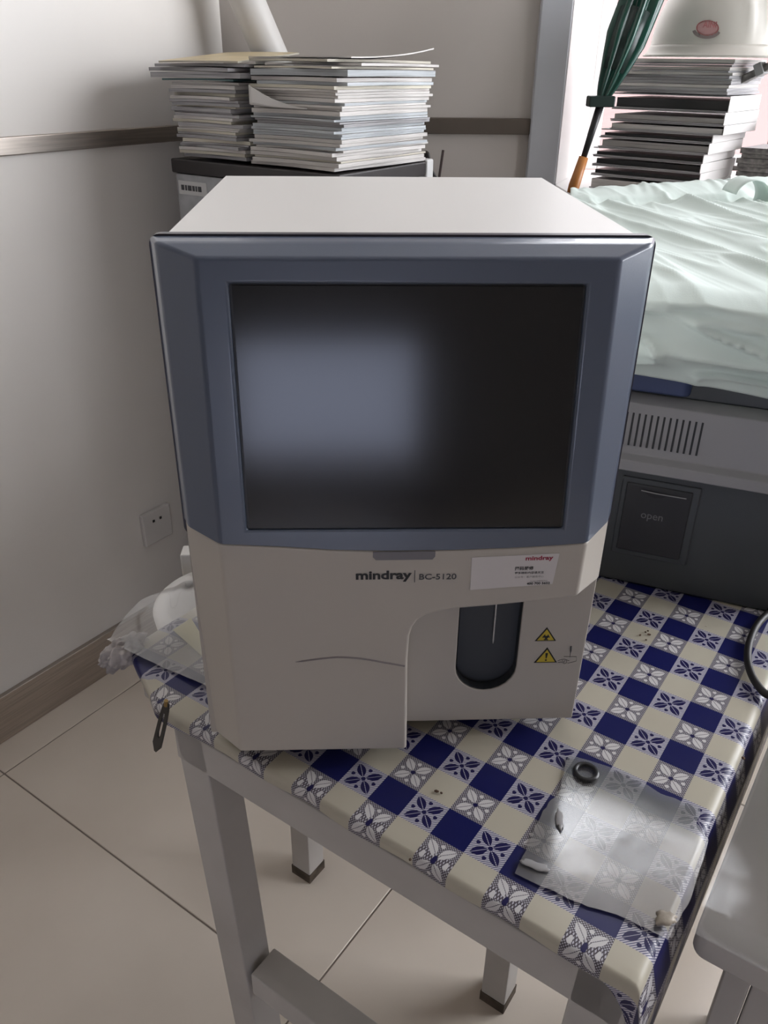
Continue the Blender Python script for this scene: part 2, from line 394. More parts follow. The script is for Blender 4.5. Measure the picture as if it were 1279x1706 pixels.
# building across the street
root = empty('building', (2.6, 6.0, FL - 2.5)); tagp(root, 'pink building outside the window behind the hard hat', 'building')
obj('facade', boxes([bnd(-4.5, 5.5, 0.0, 0.4, 0, 6.2)]), M['pink'], root)
for x in (-2.4, -0.3, 1.8, 3.9):
    f_ = obj('window', boxes([bnd(x, x + 0.9, -0.03, 0.02, 4.6, 5.7)]), M['white_frame'], root)
    obj('pane', boxes([bnd(x + 0.07, x + 0.83, -0.04, -0.028, 4.67, 5.63)]), M['slot'], f_)
# walls never in view but lighting the room
struct('wall_right', boxes([bnd(2.3, 2.4, -2.8, BY + 0.1, FL, 0.2), bnd(2.3, 2.4, -2.8, BY + 0.1, 1.9, CEIL), bnd(2.3, 2.4, 1.4, BY + 0.1, 0.2, 1.9), bnd(2.3, 2.4, -2.8, -0.3, 0.2, 1.9)]), M['wall'])
struct('window_3', boxes([bnd(2.32, 2.38, -0.3, -0.25, 0.2, 1.9), bnd(2.32, 2.38, 1.35, 1.4, 0.2, 1.9), bnd(2.32, 2.38, 0.53, 0.57, 0.25, 1.85), bnd(2.32, 2.38, -0.25, 1.35, 1.85, 1.9), bnd(2.32, 2.38, -0.25, 1.35, 0.2, 0.25)]), M['white_frame'])
obj('pane', boxes([bnd(2.348, 2.352, -0.25, 1.35, 0.25, 1.85)]), M['pane'], bpy.data.objects['window_3'])
struct('wall_front', boxes([bnd(-4.4, -0.54, -2.7, -2.6, FL, CEIL), bnd(0.26, 2.4, -2.7, -2.6, FL, CEIL), bnd(-0.54, 0.26, -2.7, -2.6, FL, -0.63), bnd(-0.54, 0.26, -2.7, -2.6, -0.04, CEIL)]), M['wall_dim'])
struct('window_2', boxes([bnd(-0.54, -0.50, -2.69, -2.61, -0.63, -0.04), bnd(0.22, 0.26, -2.69, -2.61, -0.63, -0.04), bnd(-0.5, 0.22, -2.69, -2.61, -0.08, -0.04), bnd(-0.5, 0.22, -2.69, -2.61, -0.63, -0.59)]), M['white_frame'])
obj('pane', boxes([bnd(-0.5, 0.22, -2.652, -2.648, -0.59, -0.08)]), M['pane_tinted'], bpy.data.objects['window_2'])
struct('ceiling', boxes([bnd(-4.5, 2.5, -2.8, BY + 0.5, CEIL, CEIL + 0.1)]), M['ceiling'])

# wall outlet on the left wall
def onwall(px, py, off=0.0):
    v = CF + CR * ((px - 639.5) / FPX) - CU * ((py - 853) / FPX); t = (WL + off - CAM.dot(U)) / v.dot(U); return CAM + v * t
oc = onwall(258, 873)
MW = Matrix.Translation(oc) @ Matrix.Rotation(-A_, 4, 'Z')
root = empty('wall_outlet', oc); root.rotation_euler = (0, 0, -A_)
tagp(root, 'white square two-gang power outlet plate on the left wall', 'outlet')
obj('face_plate', boxes([((0.006, 0, 0), (0.012, 0.088, 0.088))]), M['outlet'], root, bevel=0.003)
for dy in (-0.012, 0.010):
    obj('socket_hole', boxes([((0.0125, dy, 0.018), (0.002, 0.006, 0.006))]), M['print'], root)

# leaning white pipe behind the stacks
p0 = at(450, 90, 1, 1.375); p1 = at(409, -5, 1, 1.375); dv = (p1 - p0).normalized()
pbot = p0 - dv * ((p0.z - 0.474) / dv.z); ptop = p1 + dv * 0.10
bm = bmesh.new(); tube(bm, [pbot, ptop], 0.036, 24)
o = obj('pipe', bm, M['roll'], smooth=True, bevel=0.001); tagp(o, 'thick white pipe leaning in the room corner behind the paper stacks', 'pipe')

# ================================================================== TABLE
ue, ve, ul = 0.299, 0.103, -0.245
root = empty('table', tb(0, 0, FL)); root.rotation_euler = (0, 0, -A_)
tagp(root, 'white painted wooden table under the blue checked cloth', 'table')
# local frame: x = u, y = -v
LZ = -FL
obj('table_top', boxes([bnd(ul, ue, -ve, 1.25, LZ - 0.012, LZ + T - 0.002)]), M['wood_edge'], root, bevel=0.002)
for (x0, x1, y0, y1) in ((ul + 0.02, ue - 0.0, -ve - 0.001, -ve + 0.022), (ul + 0.02, ue, 1.20, 1.225)):
    obj('apron', boxes([bnd(x0, x1, y0, y1, LZ - 0.062, LZ - 0.0125)]), M['wood_white'], root, bevel=0.002)
for (x0, x1) in ((ul + 0.01, ul + 0.03), (ue - 0.03, ue - 0.01)):
    obj('apron', boxes([bnd(x0, x1, -ve + 0.045, 1.19, LZ - 0.062, LZ - 0.0125)]), M['wood_white'], root, bevel=0.002)
def leg(bm, xa, ya, xb, yb, s, zt, zb):
    h = s / 2
    prism(bm, [(xa - h, ya - h, zt), (xa + h, ya - h, zt), (xa + h, ya + h, zt), (xa - h, ya + h, zt)], [(xb - h, yb - h, zb), (xb + h, yb - h, zb), (xb + h, yb + h, zb), (xb - h, yb + h, zb)])
s = 0.045
for (xa, ya, xb) in ((-0.2015, -ve + s / 2 - 0.001, -0.155), (ue - 0.0245, -ve + s / 2 - 0.001, ue - 0.05), (-0.2015, 1.19, -0.155), (ue - 0.0245, 1.19, ue - 0.05)):
    bm = bmesh.new(); leg(bm, xa, ya, xb, ya, s, LZ - 0.0125, 0.0); obj('leg', bm, M['wood_white'], root, bevel=0.002)
obj('stretcher', boxes([bnd(-0.145, 0.235, -ve + 0.0, -ve + 0.045, LZ - 0.44, LZ - 0.398)]), M['wood_white'], root, bevel=0.002)

# low stool under the table
root = empty('stool', tb(0, 0, FL)); root.rotation_euler = (0, 0, -A_)
tagp(root, 'white wooden stool pushed under the checked-cloth table', 'stool')
for (x, y) in ((-0.350, 0.245), (0.058, 0.240), (-0.350, 0.60), (0.058, 0.60)):
    bm = bmesh.new(); leg(bm, x, y, x, y, 0.042, 0.519, 0.018); l = obj('leg', bm, M['wood_white'], root, bevel=0.002)
    bm = bmesh.new(); leg(bm, x, y, x, y, 0.044, 0.022, 0.0); fo = obj('foot', bm, M['foot_dirt'], l)
obj('seat', boxes([bnd(-0.47, 0.10, 0.035, 0.64, 0.52, 0.55)]), M['wood_white'], root, bevel=0.004)

# ------------------------------------------------------------------ tablecloth
O_ = (0.16600, -0.37965); CELL = 0.03545
cloth_root = None
U0, U1, V0, V1 = -0.352, ue + 0.13, -1.22, ve + 0.004
def fh(u):   # how far the cloth hangs over the near edge
    h = 0.011
    if u < -0.19: h = 0.011 + 0.008 * math.exp(-((u + 0.235) / 0.03) ** 2) - 0.006 * min(1, max(0, (-0.25 - u) / 0.03))
    if u > 0.27: h = 0.011 + min(1.6, (u - 0.27) / 0.03) ** 2 * 0.035
    return min(h, 0.17) + 0.0006 * math.sin(u * 60)
def cpos(a, b):
    # b>0.75 part is dense near the viewer
    u = U0 + (U1 - U0) * a
    vflat_end = ve - 0.004 - max(0, -0.245 - u) * 0.50
    if b < 0.86: v = V0 + (vflat_end - V0) * (b / 0.86); over = 0
    else: over = (b - 0.86) / 0.14 * (fh(u) + 0.006); v = vflat_end + over
    return u, v, over
def cmap(a, b):
    u, v, over = cpos(a, b)
    pu, pv, z = u, v, T
    r = 0.006
    def wrap(e, r):
        if e <= 0: return 0, 0
        th = e / r
        if th < math.pi / 2: return r * math.sin(th), r * (1 - math.cos(th))
        return r, r + (e - r * math.pi / 2)
    er = u - (ue - 0.002)
    if er > 0:
        dx, dz = wrap(er, 0.006); pu = ue - 0.002 + dx + min(0.25 * dz, 0.011); z -= dz
    if over > 0:
        dx, dz = wrap(over, r); pv = v - over + dx + 0.006
        if er > 0:
            z = min(z, T - dz) - 0.5 * min(max(er, 0), dz); pv += 0.2 * er
        else: z -= dz
        pv += 0.0012 * math.sin(u * 55) * min(1, over / 0.02)
    if u < ul: z -= (ul - u) ** 2 * 0.9 - 0.0015 * math.sin((u) * 70 + v * 20) * (ul - u) * 10
    # faint creases
    if er <= 0 and over <= 0: z += 0.0007 * hnoise(u * 14, v * 14, 1) + 0.0003
    return tb(pu, pv, z)
def cuv(a, b):
    u, v, over = cpos(a, b); return ((u - O_[0]) / CELL, (v - O_[1]) / CELL)
bm = bmesh.new(); grid(bm, cmap, 150, 190, cuv)
o = obj('tablecloth', bm, M['oilcloth'], smooth=True)
sm = o.modifiers.new('solid', 'SOLIDIFY'); sm.thickness = 0.0008; sm.offset = -1
tagp(o, 'navy and cream checked oilcloth with flower squares covering the table', 'tablecloth')
tcl = o
# crumpled far-left corner of the cloth
bm = bmesh.new(); bmesh.ops.create_icosphere(bm, subdivisions=5, radius=1)
for v_ in bm.verts:
    n = v_.co.normalized(); k = 0.85 + 0.5 * abs(hnoise(n.x * 2.4 + n.z, n.y * 2.4, 3)) + 0.45 * abs(hnoise(n.x * 3.5 + n.z * 2, n.y * 3.5 - n.z * 2, 5)) + 0.12 * hnoise(n.x * 9, n.y * 9 + n.z * 6, 6)
    v_.co = Vector((n.x * 0.016 * k, n.y * 0.030 * k, n.z * 0.015 * k))
o = obj('crumpled_corner', bm, M['crumple'], tcl, smooth=True); o.location = at(208, 1086, 2, T - 0.010); o.rotation_euler = (0, 0, -A_)
o['label'] = 'crumpled whitish corner showing the cloth back'

# ================================================================== THE ANALYSER
root = empty('blood_analyzer', (0, 0, T))
tagp(root, 'large white and slate-blue blood analyzer with a dark screen, on the checked cloth', 'analyzer')
def loc(p): return (p[0], p[1], p[2] - T)
H = 0.5195
bm = bmesh.new()
box(bm, *bnd(-0.183, 0.184, 0.006, 0.372, 0.21 - T, H - 0.003 - T)); bmesh.ops.bevel(bm, geom=bm.edges[:], offset=0.003, segments=2, affect='EDGES')
box(bm, *bnd(-0.183, 0.0, 0.006, 0.372, 0.034 - T, 0.22 - T)); box(bm, *bnd(0.0, 0.184, 0.045, 0.372, 0.034 - T, 0.22 - T))
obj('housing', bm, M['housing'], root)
for x in (-0.15, 0.15):
    for y in (0.06, 0.33):
        bm = bmesh.new(); tube(bm, [(x, y, 0.0005), (x, y, 0.023)], 0.014, 16); obj('rubber_foot', bm, M['black'], root)
# dark rim plate
def rrect(x0, x1, z0, z1, r, n=6, y=0):
    pts = []
    for (cx, cz, a0) in ((x1 - r, z1 - r, 0), (x0 + r, z1 - r, 90), (x0 + r, z0 + r, 180), (x1 - r, z0 + r, 270)):
        for i in range(n + 1):
            a = R_(a0 + 90 * i / n); pts.append(Vector((cx + r * math.cos(a), y, cz + r * math.sin(a))))
    return pts
bm = bmesh.new(); extr(bm, [loc(p) for p in rrect(-0.1905, 0.1912, 0.262, H, 0.008)], (0, 0.008, 0)); obj('rim', bm, M['rim'], root)
bm = bmesh.new(); extr(bm, [loc(p) for p in rrect(-0.1885, 0.0, 0.026, 0.28, 0.002)], (0, 0.007, 0)); obj('rim_lower', bm, M['machine'], root)

def yf(z): return -0.042 + max(0, (z - 0.27)) * 0.05
sag = [(-0.10, 0.2735), (-0.06, 0.270), (-0.015, 0.2682), (0.04, 0.2682), (0.09, 0.2695), (0.13, 0.2715)]
zl, zr = 0.2768, 0.2735
xl, xr = -0.1532, 0.1588
# blue shell
bm = bmesh.new()
nv = lambda x, y, z: bm.verts.new(loc((x, y, z)))
RX0, RX1 = -0.1893, 0.190; ZT = H - 0.0015
Lb = nv(RX0, -0.0005, 0.279); Lt = nv(RX0, -0.0005, ZT); Rt = nv(RX1, -0.0005, ZT); Rb = nv(RX1, -0.0005, 0.280)
# slight mid bulge on the sides
lb = nv(xl, yf(zl), zl); lt = nv(-0.1525, yf(0.509), 0.5085); rt = nv(0.1560, yf(0.509), 0.5085); rb = nv(xr, yf(zr), zr)
lm1 = nv(RX0 + 0.006, -0.014, 0.278); lm2 = nv(RX0 + 0.006, -0.014, ZT - 0.0015); rm1 = nv(RX1 - 0.006, -0.014, 0.2785); rm2 = nv(RX1 - 0.006, -0.014, ZT - 0.0015)
sv = [nv(x, yf(z), z) for x, z in sag]
q = [(380, 473), (978, 475), (938, 882), (411, 885)]
def onface(px, py, off=0.0):
    v = CF + CR * ((px - 639.5) / FPX) - CU * ((py - 853) / FPX)
    P0 = Vector((0, yf(0.51) + off, 0.51)); n = Vector((0, -1, -0.05)).normalized()
    n = Vector((0, -1, 0.05)).normalized(); t = (P0 - CAM).dot(n) / v.dot(n); return CAM + v * t
oq = [onface(*p) for p in q]
of = [nv(*p) for p in oq]                     # tl tr br bl
oin = [bm.verts.new(v.co + Vector((0, 0.005, 0))) for v in of]
for fc in ((Lb, lm1, lm2, Lt), (lm1, lb, lt, lm2), (Lt, lm2, rm2, Rt), (lm2, lt, rt, rm2), (Rt, rm2, rm1, Rb), (rm2, rt, rb, rm1), (lt, of[0], of[1], rt), (lb, of[3], of[0], lt), (rt, of[1], of[2], rb),
           tuple([lb] + sv + [rb, of[2], of[3]]), (of[0], oin[0], oin[1], of[1]), (of[1], oin[1], oin[2], of[2]), (of[2], oin[2], oin[3], of[3]), (of[3], oin[3], oin[0], of[0])):
    bm.faces.new(fc)
o = obj('screen_bezel', bm, M['blue'], root, bevel=0.0028, seg=3, ang=18)
o['label'] = 'slate-blue bezel around the screen'
# screen glass (recessed) and its dark gasket
cen = sum(oq, Vector()) / 4
def shrink(k, off): return [loc(cen + (p - cen) * k + Vector((0, off, 0))) for p in oq]
bm = bmesh.new(); extr(bm, shrink(1.0, 0.0035), (0, 0.004, 0)); obj('gasket', bm, M['black'], root)
bm = bmesh.new(); extr(bm, shrink(0.985, 0.0022), (0, 0.003, 0)); o = obj('screen', bm, M['screen'], root); o['label'] = 'switched-off dark glossy screen'
# lower front cover
prof = [(xl, 0.0395), (xl, zl)] + sag + [(xr, zr), (0.1575, 0.2185), (0.145, 0.2155), (0.125, 0.2130), (0.1088, 0.2115), (0.08, 0.2085), (0.05, 0.206), (0.034, 0.2030), (0.0235, 0.1995), (0.016, 0.1945), (0.0115, 0.1865), (0.009, 0.176), (0.008, 0.150), (0.0095, 0.0380)]
fr = []; bk = []
for i, (x, z) in enumerate(prof):
    fr.append(loc((x, -0.042, z)))
    if i == 0: bk.append(loc((-0.1838, 0.0, 0.0258)))
    elif i == 1: bk.append(loc((RX0, 0.0, 0.279)))
    elif (x, z) == (xr, zr): bk.append(loc((RX1, 0.0, 0.280)))
    elif (x, z) == (0.1575, 0.2185): bk.append(loc((RX1 - 0.0005, 0.0, 0.2085)))
    elif i == len(prof) - 1: bk.append(loc((0.0125, 0.0, 0.027)))
    else: bk.append(loc((x, 0.0, z)))
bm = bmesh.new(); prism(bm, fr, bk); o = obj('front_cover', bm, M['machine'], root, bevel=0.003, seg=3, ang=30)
o['label'] = 'ivory lower front cover with a curved cut-out at the right'
# thin seam under the bezel
# recessed sampling panel (U-shaped, slot open at the top)
sl0, sl1, szb = 0.0600, 0.1205, 0.0750
arc = [( (sl0 + sl1) / 2 - 0.03025 * math.cos(R_(a)), szb + 0.030 - 0.030 * math.sin(R_(a))) for a in range(0, 181, 15)]
pan = [(0.0, 0.0345), (0.1855, 0.0345), (0.1885, 0.222), (sl1, 0.222)] + [(x, z) for x, z in arc[::-1]] + [(sl0, 0.222), (0.0, 0.222)]
bm = bmesh.new(); extr(bm, [loc((x, 0.0, z)) for x, z in pan], (0, 0.046, 0)); obj('sampling_panel', bm, M['machine'], root, bevel=0.0015)
lin = [(sl1, 0.222)] + [(x, z) for x, z in arc[::-1]] + [(sl0, 0.222)]
bm = bmesh.new()   # liner: back and walls of the slot
f_ = [bm.verts.new(loc((x + (0.0006 if x < 0.09 else -0.0006), 0.0005, z + 0.0006))) for x, z in lin]; b_ = [bm.verts.new(loc((x, 0.012, z))) for x, z in lin]
for i in range(len(lin) - 1): bm.faces.new((f_[i], f_[i + 1], b_[i + 1], b_[i]))
bm.faces.new(b_)
o = obj('slot_liner', bm, M['slot'], root); o['label'] = 'dark grey rounded sampling bay'
bm = bmesh.new(); tube(bm, [loc((0.0952, 0.004, 0.225)), loc((0.0957, 0.004, 0.135)), loc((0.0958, 0.004, 0.131))], [0.0009, 0.0009, 0.0003], 8); obj('needle', bm, M['needle'], root)
# grey indicator tab
bm = bmesh.new(); extr(bm, [loc((x, -0.0428, z)) for x, z in ((-0.0245, 0.2672), (0.0288, 0.2672), (0.0288, 0.2622), (0.0265, 0.2592), (-0.022, 0.2592), (-0.0245, 0.2622))], (0, 0.001, 0)); obj('indicator', bm, M['tab'], root)
# raised arc line
bm = bmesh.new(); apts = []
for i in range(17):
    k = i / 16; px = 492 + (674 - 492) * k; py = 1103 - 10.5 * math.sin(math.pi * min(1, k * 1.25) * 0.62) + 13 * max(0, k - 0.35) ** 1.3 * 2.2
    apts.append(Vector(loc(at(px, py, 1, -0.0421))))
tube(bm, apts, [0.0002] + [0.0009] * 15 + [0.0009], 6); obj('embossed_line', bm, M['print_faint'], root)
# lettering
YF = -0.0424
text('brand_lettering', 'mindray', 0.0485, 0.0118, M['print'], loc((-0.0392, YF, 0.2365)), parent=root, bold=0.035)
bm = bmesh.new(); box(bm, loc((0.0118, YF, 0.2420)), (0.0007, 0.0002, 0.0125)); obj('divider', bm, M['print_grey'], root)
text('model_lettering', 'BC-5120', 0.0325, 0.0060, M['print_grey'], loc((0.0157, YF, 0.2383)), parent=root, bold=0.015)
# sticker
stq = [at(x, y, 1, YF - 0.0002) for x, y in ((786, 929), (932, 922), (920, 973), (783, 983))]
bm = bmesh.new(); extr(bm, [loc(p) for p in stq], (0, 0.0003, 0)); stk = obj('sticker', bm, M['sticker'], root); stk['label'] = 'white service sticker with red and black print'
def st_text(nm, s, px, py, w_, h_, m, bold=0.0):
    p = at(px, py, 1, YF - 0.0005); o = text(nm, s, w_, h_, m, loc(p), parent=stk, bold=bold); o.rotation_euler = (R_(90), R_(-1.2), 0); return o
st_text('sticker_logo', 'mindray', 875, 936, 0.0240, 0.0056, M['print_red'], 0.03)
st_text('sticker_heading', '扫码报修', 857, 950.5, 0.0165, 0.0040, M['print'], 0.02)
st_text('sticker_line', '更多精彩内容请关注', 857, 957, 0.0255, 0.0026, M['print_grey'], 0.01)
st_text('sticker_line', '公众号：客户服务中心', 857, 963.5, 0.0255, 0.0022, M['print_faint'])
st_text('sticker_line', '7x24小时服务热线', 883, 969.5, 0.0150, 0.0016, M['print_faint'])
st_text('sticker_phone', '400 700 5652', 877, 974.5, 0.0205, 0.0026, M['print'], 0.03)
# warning triangles
def tri(cx, zb, wdt, hgt, name):
    def T3(k, y):
        cz = zb + hgt / 3
        return [loc((cx + (x - cx) * k, y, cz + (z - cz) * k)) for x, z in ((cx - wdt / 2, zb), (cx + wdt / 2, zb), (cx, zb + hgt))]
    bm = bmesh.new(); extr(bm, T3(1.0, -0.0004), (0, 0.0004, 0)); r = obj(name, bm, M['print'], root); r['label'] = 'black-edged yellow triangle'
    bm = bmesh.new(); extr(bm, T3(0.80, -0.0007), (0, 0.0003, 0)); obj('yellow_field', bm, M['yellow'], r)
    return r
r1 = tri(0.1464, 0.1363, 0.0210, 0.0165, 'biohazard_sign')
cx, cz = 0.1466, 0.1412
for a in (90, 210, 330):
    bm = bmesh.new(); c = Vector((cx + 0.0017 * math.cos(R_(a)), -0.0009, cz + 0.0017 * math.sin(R_(a))))
    pts = [loc((c.x + 0.0021 * math.cos(R_(a + b)), -0.0009, c.z + 0.0021 * math.sin(R_(a + b)))) for b in range(40, 321, 28)][0:]
    tube(bm, [loc((c.x + 0.0020 * math.cos(R_(a + b)), -0.0009, c.z + 0.0020 * math.sin(R_(a + b)))) for b in range(35, 326, 29)], [0.0002, 0.0005, 0.0007, 0.0008, 0.0008, 0.0008, 0.0008, 0.0008, 0.0007, 0.0005, 0.0002], 6)
    obj('biohazard_lobe', bm, M['print'], r1)
r2 = tri(0.1493, 0.1092, 0.0232, 0.0190, 'caution_sign')
bm = bmesh.new(); extr(bm, [loc(p) for p in ((0.1480, -0.0009, 0.1215), (0.1506, -0.0009, 0.1215), (0.1498, -0.0009, 0.1150), (0.1488, -0.0009, 0.1150))], (0, 0.0003, 0)); box(bm, loc((0.1493, -0.0008, 0.1128)), (0.0017, 0.0003, 0.0017))
obj('exclamation_mark', bm, M['print'], r2)
# hand and probe pictogram in thin lines
bm = bmesh.new()
def ln(pts, r=0.00022): tube(bm, [loc(at(x, y, 1, -0.0004)) for x, y in pts], r, 5)
ln([(939, 1094), (960, 1094), (960, 1101), (954, 1103), (945, 1105)]); ln([(929, 1101), (934, 1099), (940, 1098), (948, 1101)]); ln([(929, 1104), (935, 1103), (940, 1106), (944, 1104), (943, 1099)]); ln([(936, 1100), (939, 1104), (941, 1100)])
tube(bm, [loc(at(x, y, 1, -0.0005)) for x, y in ((949, 1095), (950, 1088), (950.5, 1084), (951, 1077))], [0.0002, 0.0003, 0.0009, 0.0009], 6)
obj('hand_pictogram', bm, M['print_grey'], root)

# ================================================================== GREY ANALYSER UNDER THE MINT CLOTH
AX = Vector((0.911, -0.411, 0)).normalized(); AN = Vector((0.411, 0.911, 0)).normalized(); X0 = Vector((0.372, 0.262, 0))
ARZ = math.atan2(AX.y, AX.x)
root = empty('bench_instrument', (X0.x, X0.y, 0.0)); root.rotation_euler = (0, 0, ARZ)
tagp(root, 'grey bench instrument with a charcoal base and slotted vents, half under the mint cloth', 'instrument')
# local: x along the face, y depth, z from the table
def rbox(bm, x0, x1, y0, y1, z0, z1, r, n=5):
    p = []
    for (cx, cy, a0) in ((x1 - r, y1 - r, 0), (x0 + r, y1 - r, 90), (x0 + r, y0 + r, 180), (x1 - r, y0 + r, 270)):
        for i in range(n + 1):
            a = R_(a0 + 90 * i / n); p.append(Vector((cx + r * math.cos(a), cy + r * math.sin(a), z0)))
    extr(bm, p, (0, 0, z1 - z0))
bm = bmesh.new(); rbox(bm, -0.155, 0.165, 0.0, 0.50, 0.0135, 0.182, 0.035); o = obj('base', bm, M['an_dark'], root, bevel=0.004)
# light shell with slightly slanted front
bm = bmesh.new()
def shell_loop(x0, x1, y0, y1, z, r=0.03, n=5):
    p = []
    for (cx, cy, a0) in ((x1 - r, y1 - r, 0), (x0 + r, y1 - r, 90), (x0 + r, y0 + r, 180), (x1 - r, y0 + r, 270)):
        for i in range(n + 1):
            a = R_(a0 + 90 * i / n); p.append(Vector((cx + r * math.cos(a), cy + r * math.sin(a), z)))
    return p
loops = [shell_loop(-0.150, 0.180, 0.006, 0.505, 0.178), shell_loop(-0.158, 0.182, -0.012, 0.51, 0.184), shell_loop(-0.158, 0.182, -0.012, 0.51, 0.198), shell_loop(-0.156, 0.180, -0.002, 0.508, 0.204), shell_loop(-0.154, 0.180, 0.004, 0.505, 0.268), shell_loop(-0.150, 0.170, 0.016, 0.50, 0.276)]
vv = [[bm.verts.new(p) for p in l] for l in loops]
bm.faces.new(vv[0]); bm.faces.new(vv[-1])
for A, B in zip(vv, vv[1:]):
    for k in range(len(A)): bm.faces.new((A[k], A[(k + 1) % len(A)], B[(k + 1) % len(A)], B[k]))
o = obj('shell', bm, M['an_light'], root, bevel=0.002); o['label'] = 'light grey upper shell with a pale lip'
for k in range(15):
    bm = bmesh.new(); x = 0.0085 - k * 0.00735; tl = 0.0015
    ptsv = [(x - 0.0012, 0.2145), (x + 0.0012, 0.2145), (x + 0.0012, 0.2560), (x - 0.0012, 0.2560)]
    extr(bm, [(a, -0.0035 + 0.008 * ((z - 0.204) / 0.064) - 0.0002, z) for a, z in ptsv], (0, 0.001, 0))
    obj('vent_slot', bm, M['black'], root)
bm = bmesh.new(); rbox(bm, -0.145, 0.175, 0.02, 0.49, 0.276, 0.300, 0.03); obj('deck', bm, M['an_dark'], root, bevel=0.003)
bm = bmesh.new(); rbox(bm, -0.150, -0.012, 0.010, 0.20, 0.281, 0.345, 0.01); o = obj('blue_lid', bm, M['an_blue'], root, bevel=0.003); o['label'] = 'navy blue lid'
bm = bmesh.new(); rbox(bm, -0.150, 0.17, 0.035, 0.49, 0.298, 0.385, 0.03); obj('upper_body', bm, M['an_light'], root, bevel=0.01)
# recessed door
bm = bmesh.new(); rbox(bm, -0.072, 0.024, -0.0025, 0.01, 0.058, 0.172, 0.002)
obj('door_frame', bm, M['an_dark'], root, bevel=0.003)
bm = bmesh.new(); box(bm, *bnd(-0.066, 0.015, -0.0045, 0.0, 0.066, 0.165)); dr = obj('door', bm, M['an_door'], root, bevel=0.002)
bm = bmesh.new()
extr(bm, [(x, -0.0052, z) for x, z in ((-0.045, 0.157), (-0.012, 0.157), (-0.020, 0.1515), (-0.029, 0.1495), (-0.037, 0.1515))], (0, 0.001, 0)); obj('finger_recess', bm, M['black'], dr)
bm = bmesh.new(); tube(bm, [(-0.047, -0.006, 0.1575), (-0.029, -0.007, 0.1570), (-0.010, -0.006, 0.1565), (0.008, -0.005, 0.1562)], 0.0008, 6); obj('lip', bm, M['an_light'], dr)
text('door_lettering', 'open', 0.027, 0.0105, M['an_text'], (-0.042, -0.0050, 0.1150), parent=dr, bold=0.0)
# second body further back under the cloth
root = empty('covered_box', (0.58, 0.93, T)); root.rotation_euler = (0, 0, R_(-10))
tagp(root, 'grey box hidden under the back of the mint cloth', 'box')
obj('carton', boxes([((0, 0, 0.19), (0.30, 0.24, 0.38))]), M['cab_grey'], root, bevel=0.004)

# mint cloth: front hem up over the front edge and back to a rolled rear hem
FRT = 0.15
pFL = X0 + AX * (-0.165) + AN * (-0.022); pFR = X0 + AX * 0.46 + AN * (-0.022)
bL = at(958, 322, 2, 0.415); bR = at(1300, 312, 2, 0.425)
bL = Vector((0.375, 0.985, 0)); bR = Vector((0.86, 1.10, 0))
def ridged(x, y, sd): return (1 - abs(hnoise(x, y, sd)) * 2.4)
def mint(a, b):
    F = pFL.lerp(pFR, a); B = bL.lerp(bR, a)
    hem = 0.303 + 0.020 * max(0, 1 - a * 2.6) ** 0.8 + 0.004 * math.exp(-((a - 0.6) / 0.3) ** 2)
    if b < FRT:
        k = b / FRT
        z = hem + (0.398 - hem) * k
        off = 0.005 + 0.012 * math.sin(k * math.pi * 0.9)
        off += 0.010 * hnoise(a * 5 + k * 1.2, k * 2.0, 4)
        w1 = max(0, ridged(a * 3.2 - k * 1.1, k * 1.5 + a * 0.8, 9)) ** 3; w2 = max(0, ridged(a * 4.5 + k * 2.4, k * 2.2 - a * 2, 5)) ** 4
        off += (0.020 * w1 + 0.016 * w2) * math.sin(math.pi * (0.10 + 0.8 * k))
        P = F - AN * max(0.003, off); P.z = z - 0.004 * w1 * (1 - k)
        return P
    k = (b - FRT) / (1 - FRT)
    P = F.lerp(B, k)
    e = min(1, k / 0.045)
    z = 0.398 + 0.012 * math.sin(e * math.pi / 2) + 0.008 * k
    P -= AN * (0.012 * (1 - e))
    q1 = a * 2.6 + k * 1.5; q2 = k * 1.2 - a * 0.9          # folds run from front right to back left
    w1 = max(0, ridged(q1 * 1.5, q2 * 0.7, 6)) ** 3; w2 = max(0, ridged(q1 * 3.2 + 3, q2 * 1.2, 7)) ** 3; w3 = max(0, ridged(q1 * 9, q2 * 3, 8)) ** 3
    wv = 0.013 * w1 + 0.006 * w2 + 0.0012 * w3 + 0.006 * hnoise(q1 * 2, q2 * 2, 2)
    wv *= 1 - 0.75 * max(0, min(1, (k - 0.80) / 0.10))
    z += wv * min(1, 0.30 + k * 3)
    if k > 0.86:                                              # rolled rear hem
        h = (k - 0.86) / 0.14
        z += 0.022 * math.sin(h * math.pi * 0.62) * (0.30 + 0.70 * a) + 0.0012 * math.sin(a * 90 + 3 * math.sin(a * 20)) * h
    if 0.78 < k < 0.88: z -= 0.012 * math.sin((k - 0.78) / 0.10 * math.pi)
    P.z = z
    return P
bm = bmesh.new(); grid(bm, mint, 220, 220)
o = obj('cover_cloth', bm, M['mint'], smooth=True)
sm = o.modifiers.new('solid', 'SOLIDIFY'); sm.thickness = 0.0012; sm.offset = 1
tagp(o, 'wrinkled pale mint cloth draped over the grey instrument', 'cloth')
# curled flap at the rear right
bm = bmesh.new()
fc = at(1222, 318, 2, 0.43)
def flap(a, b):
    th = R_(-25 + 190 * a); r = 0.036
    p = fc + Vector((r * math.cos(th) * 0.9 , -0.02 - 0.03 * b * 2, r * math.sin(th) * 0.9 - 0.004)); return p
grid(bm, flap, 24, 4)
o = obj('rolled_flap', bm, M['mint'], bpy.data.objects['cover_cloth'], smooth=True); sm = o.modifiers.new('solid', 'SOLIDIFY'); sm.thickness = 0.0015

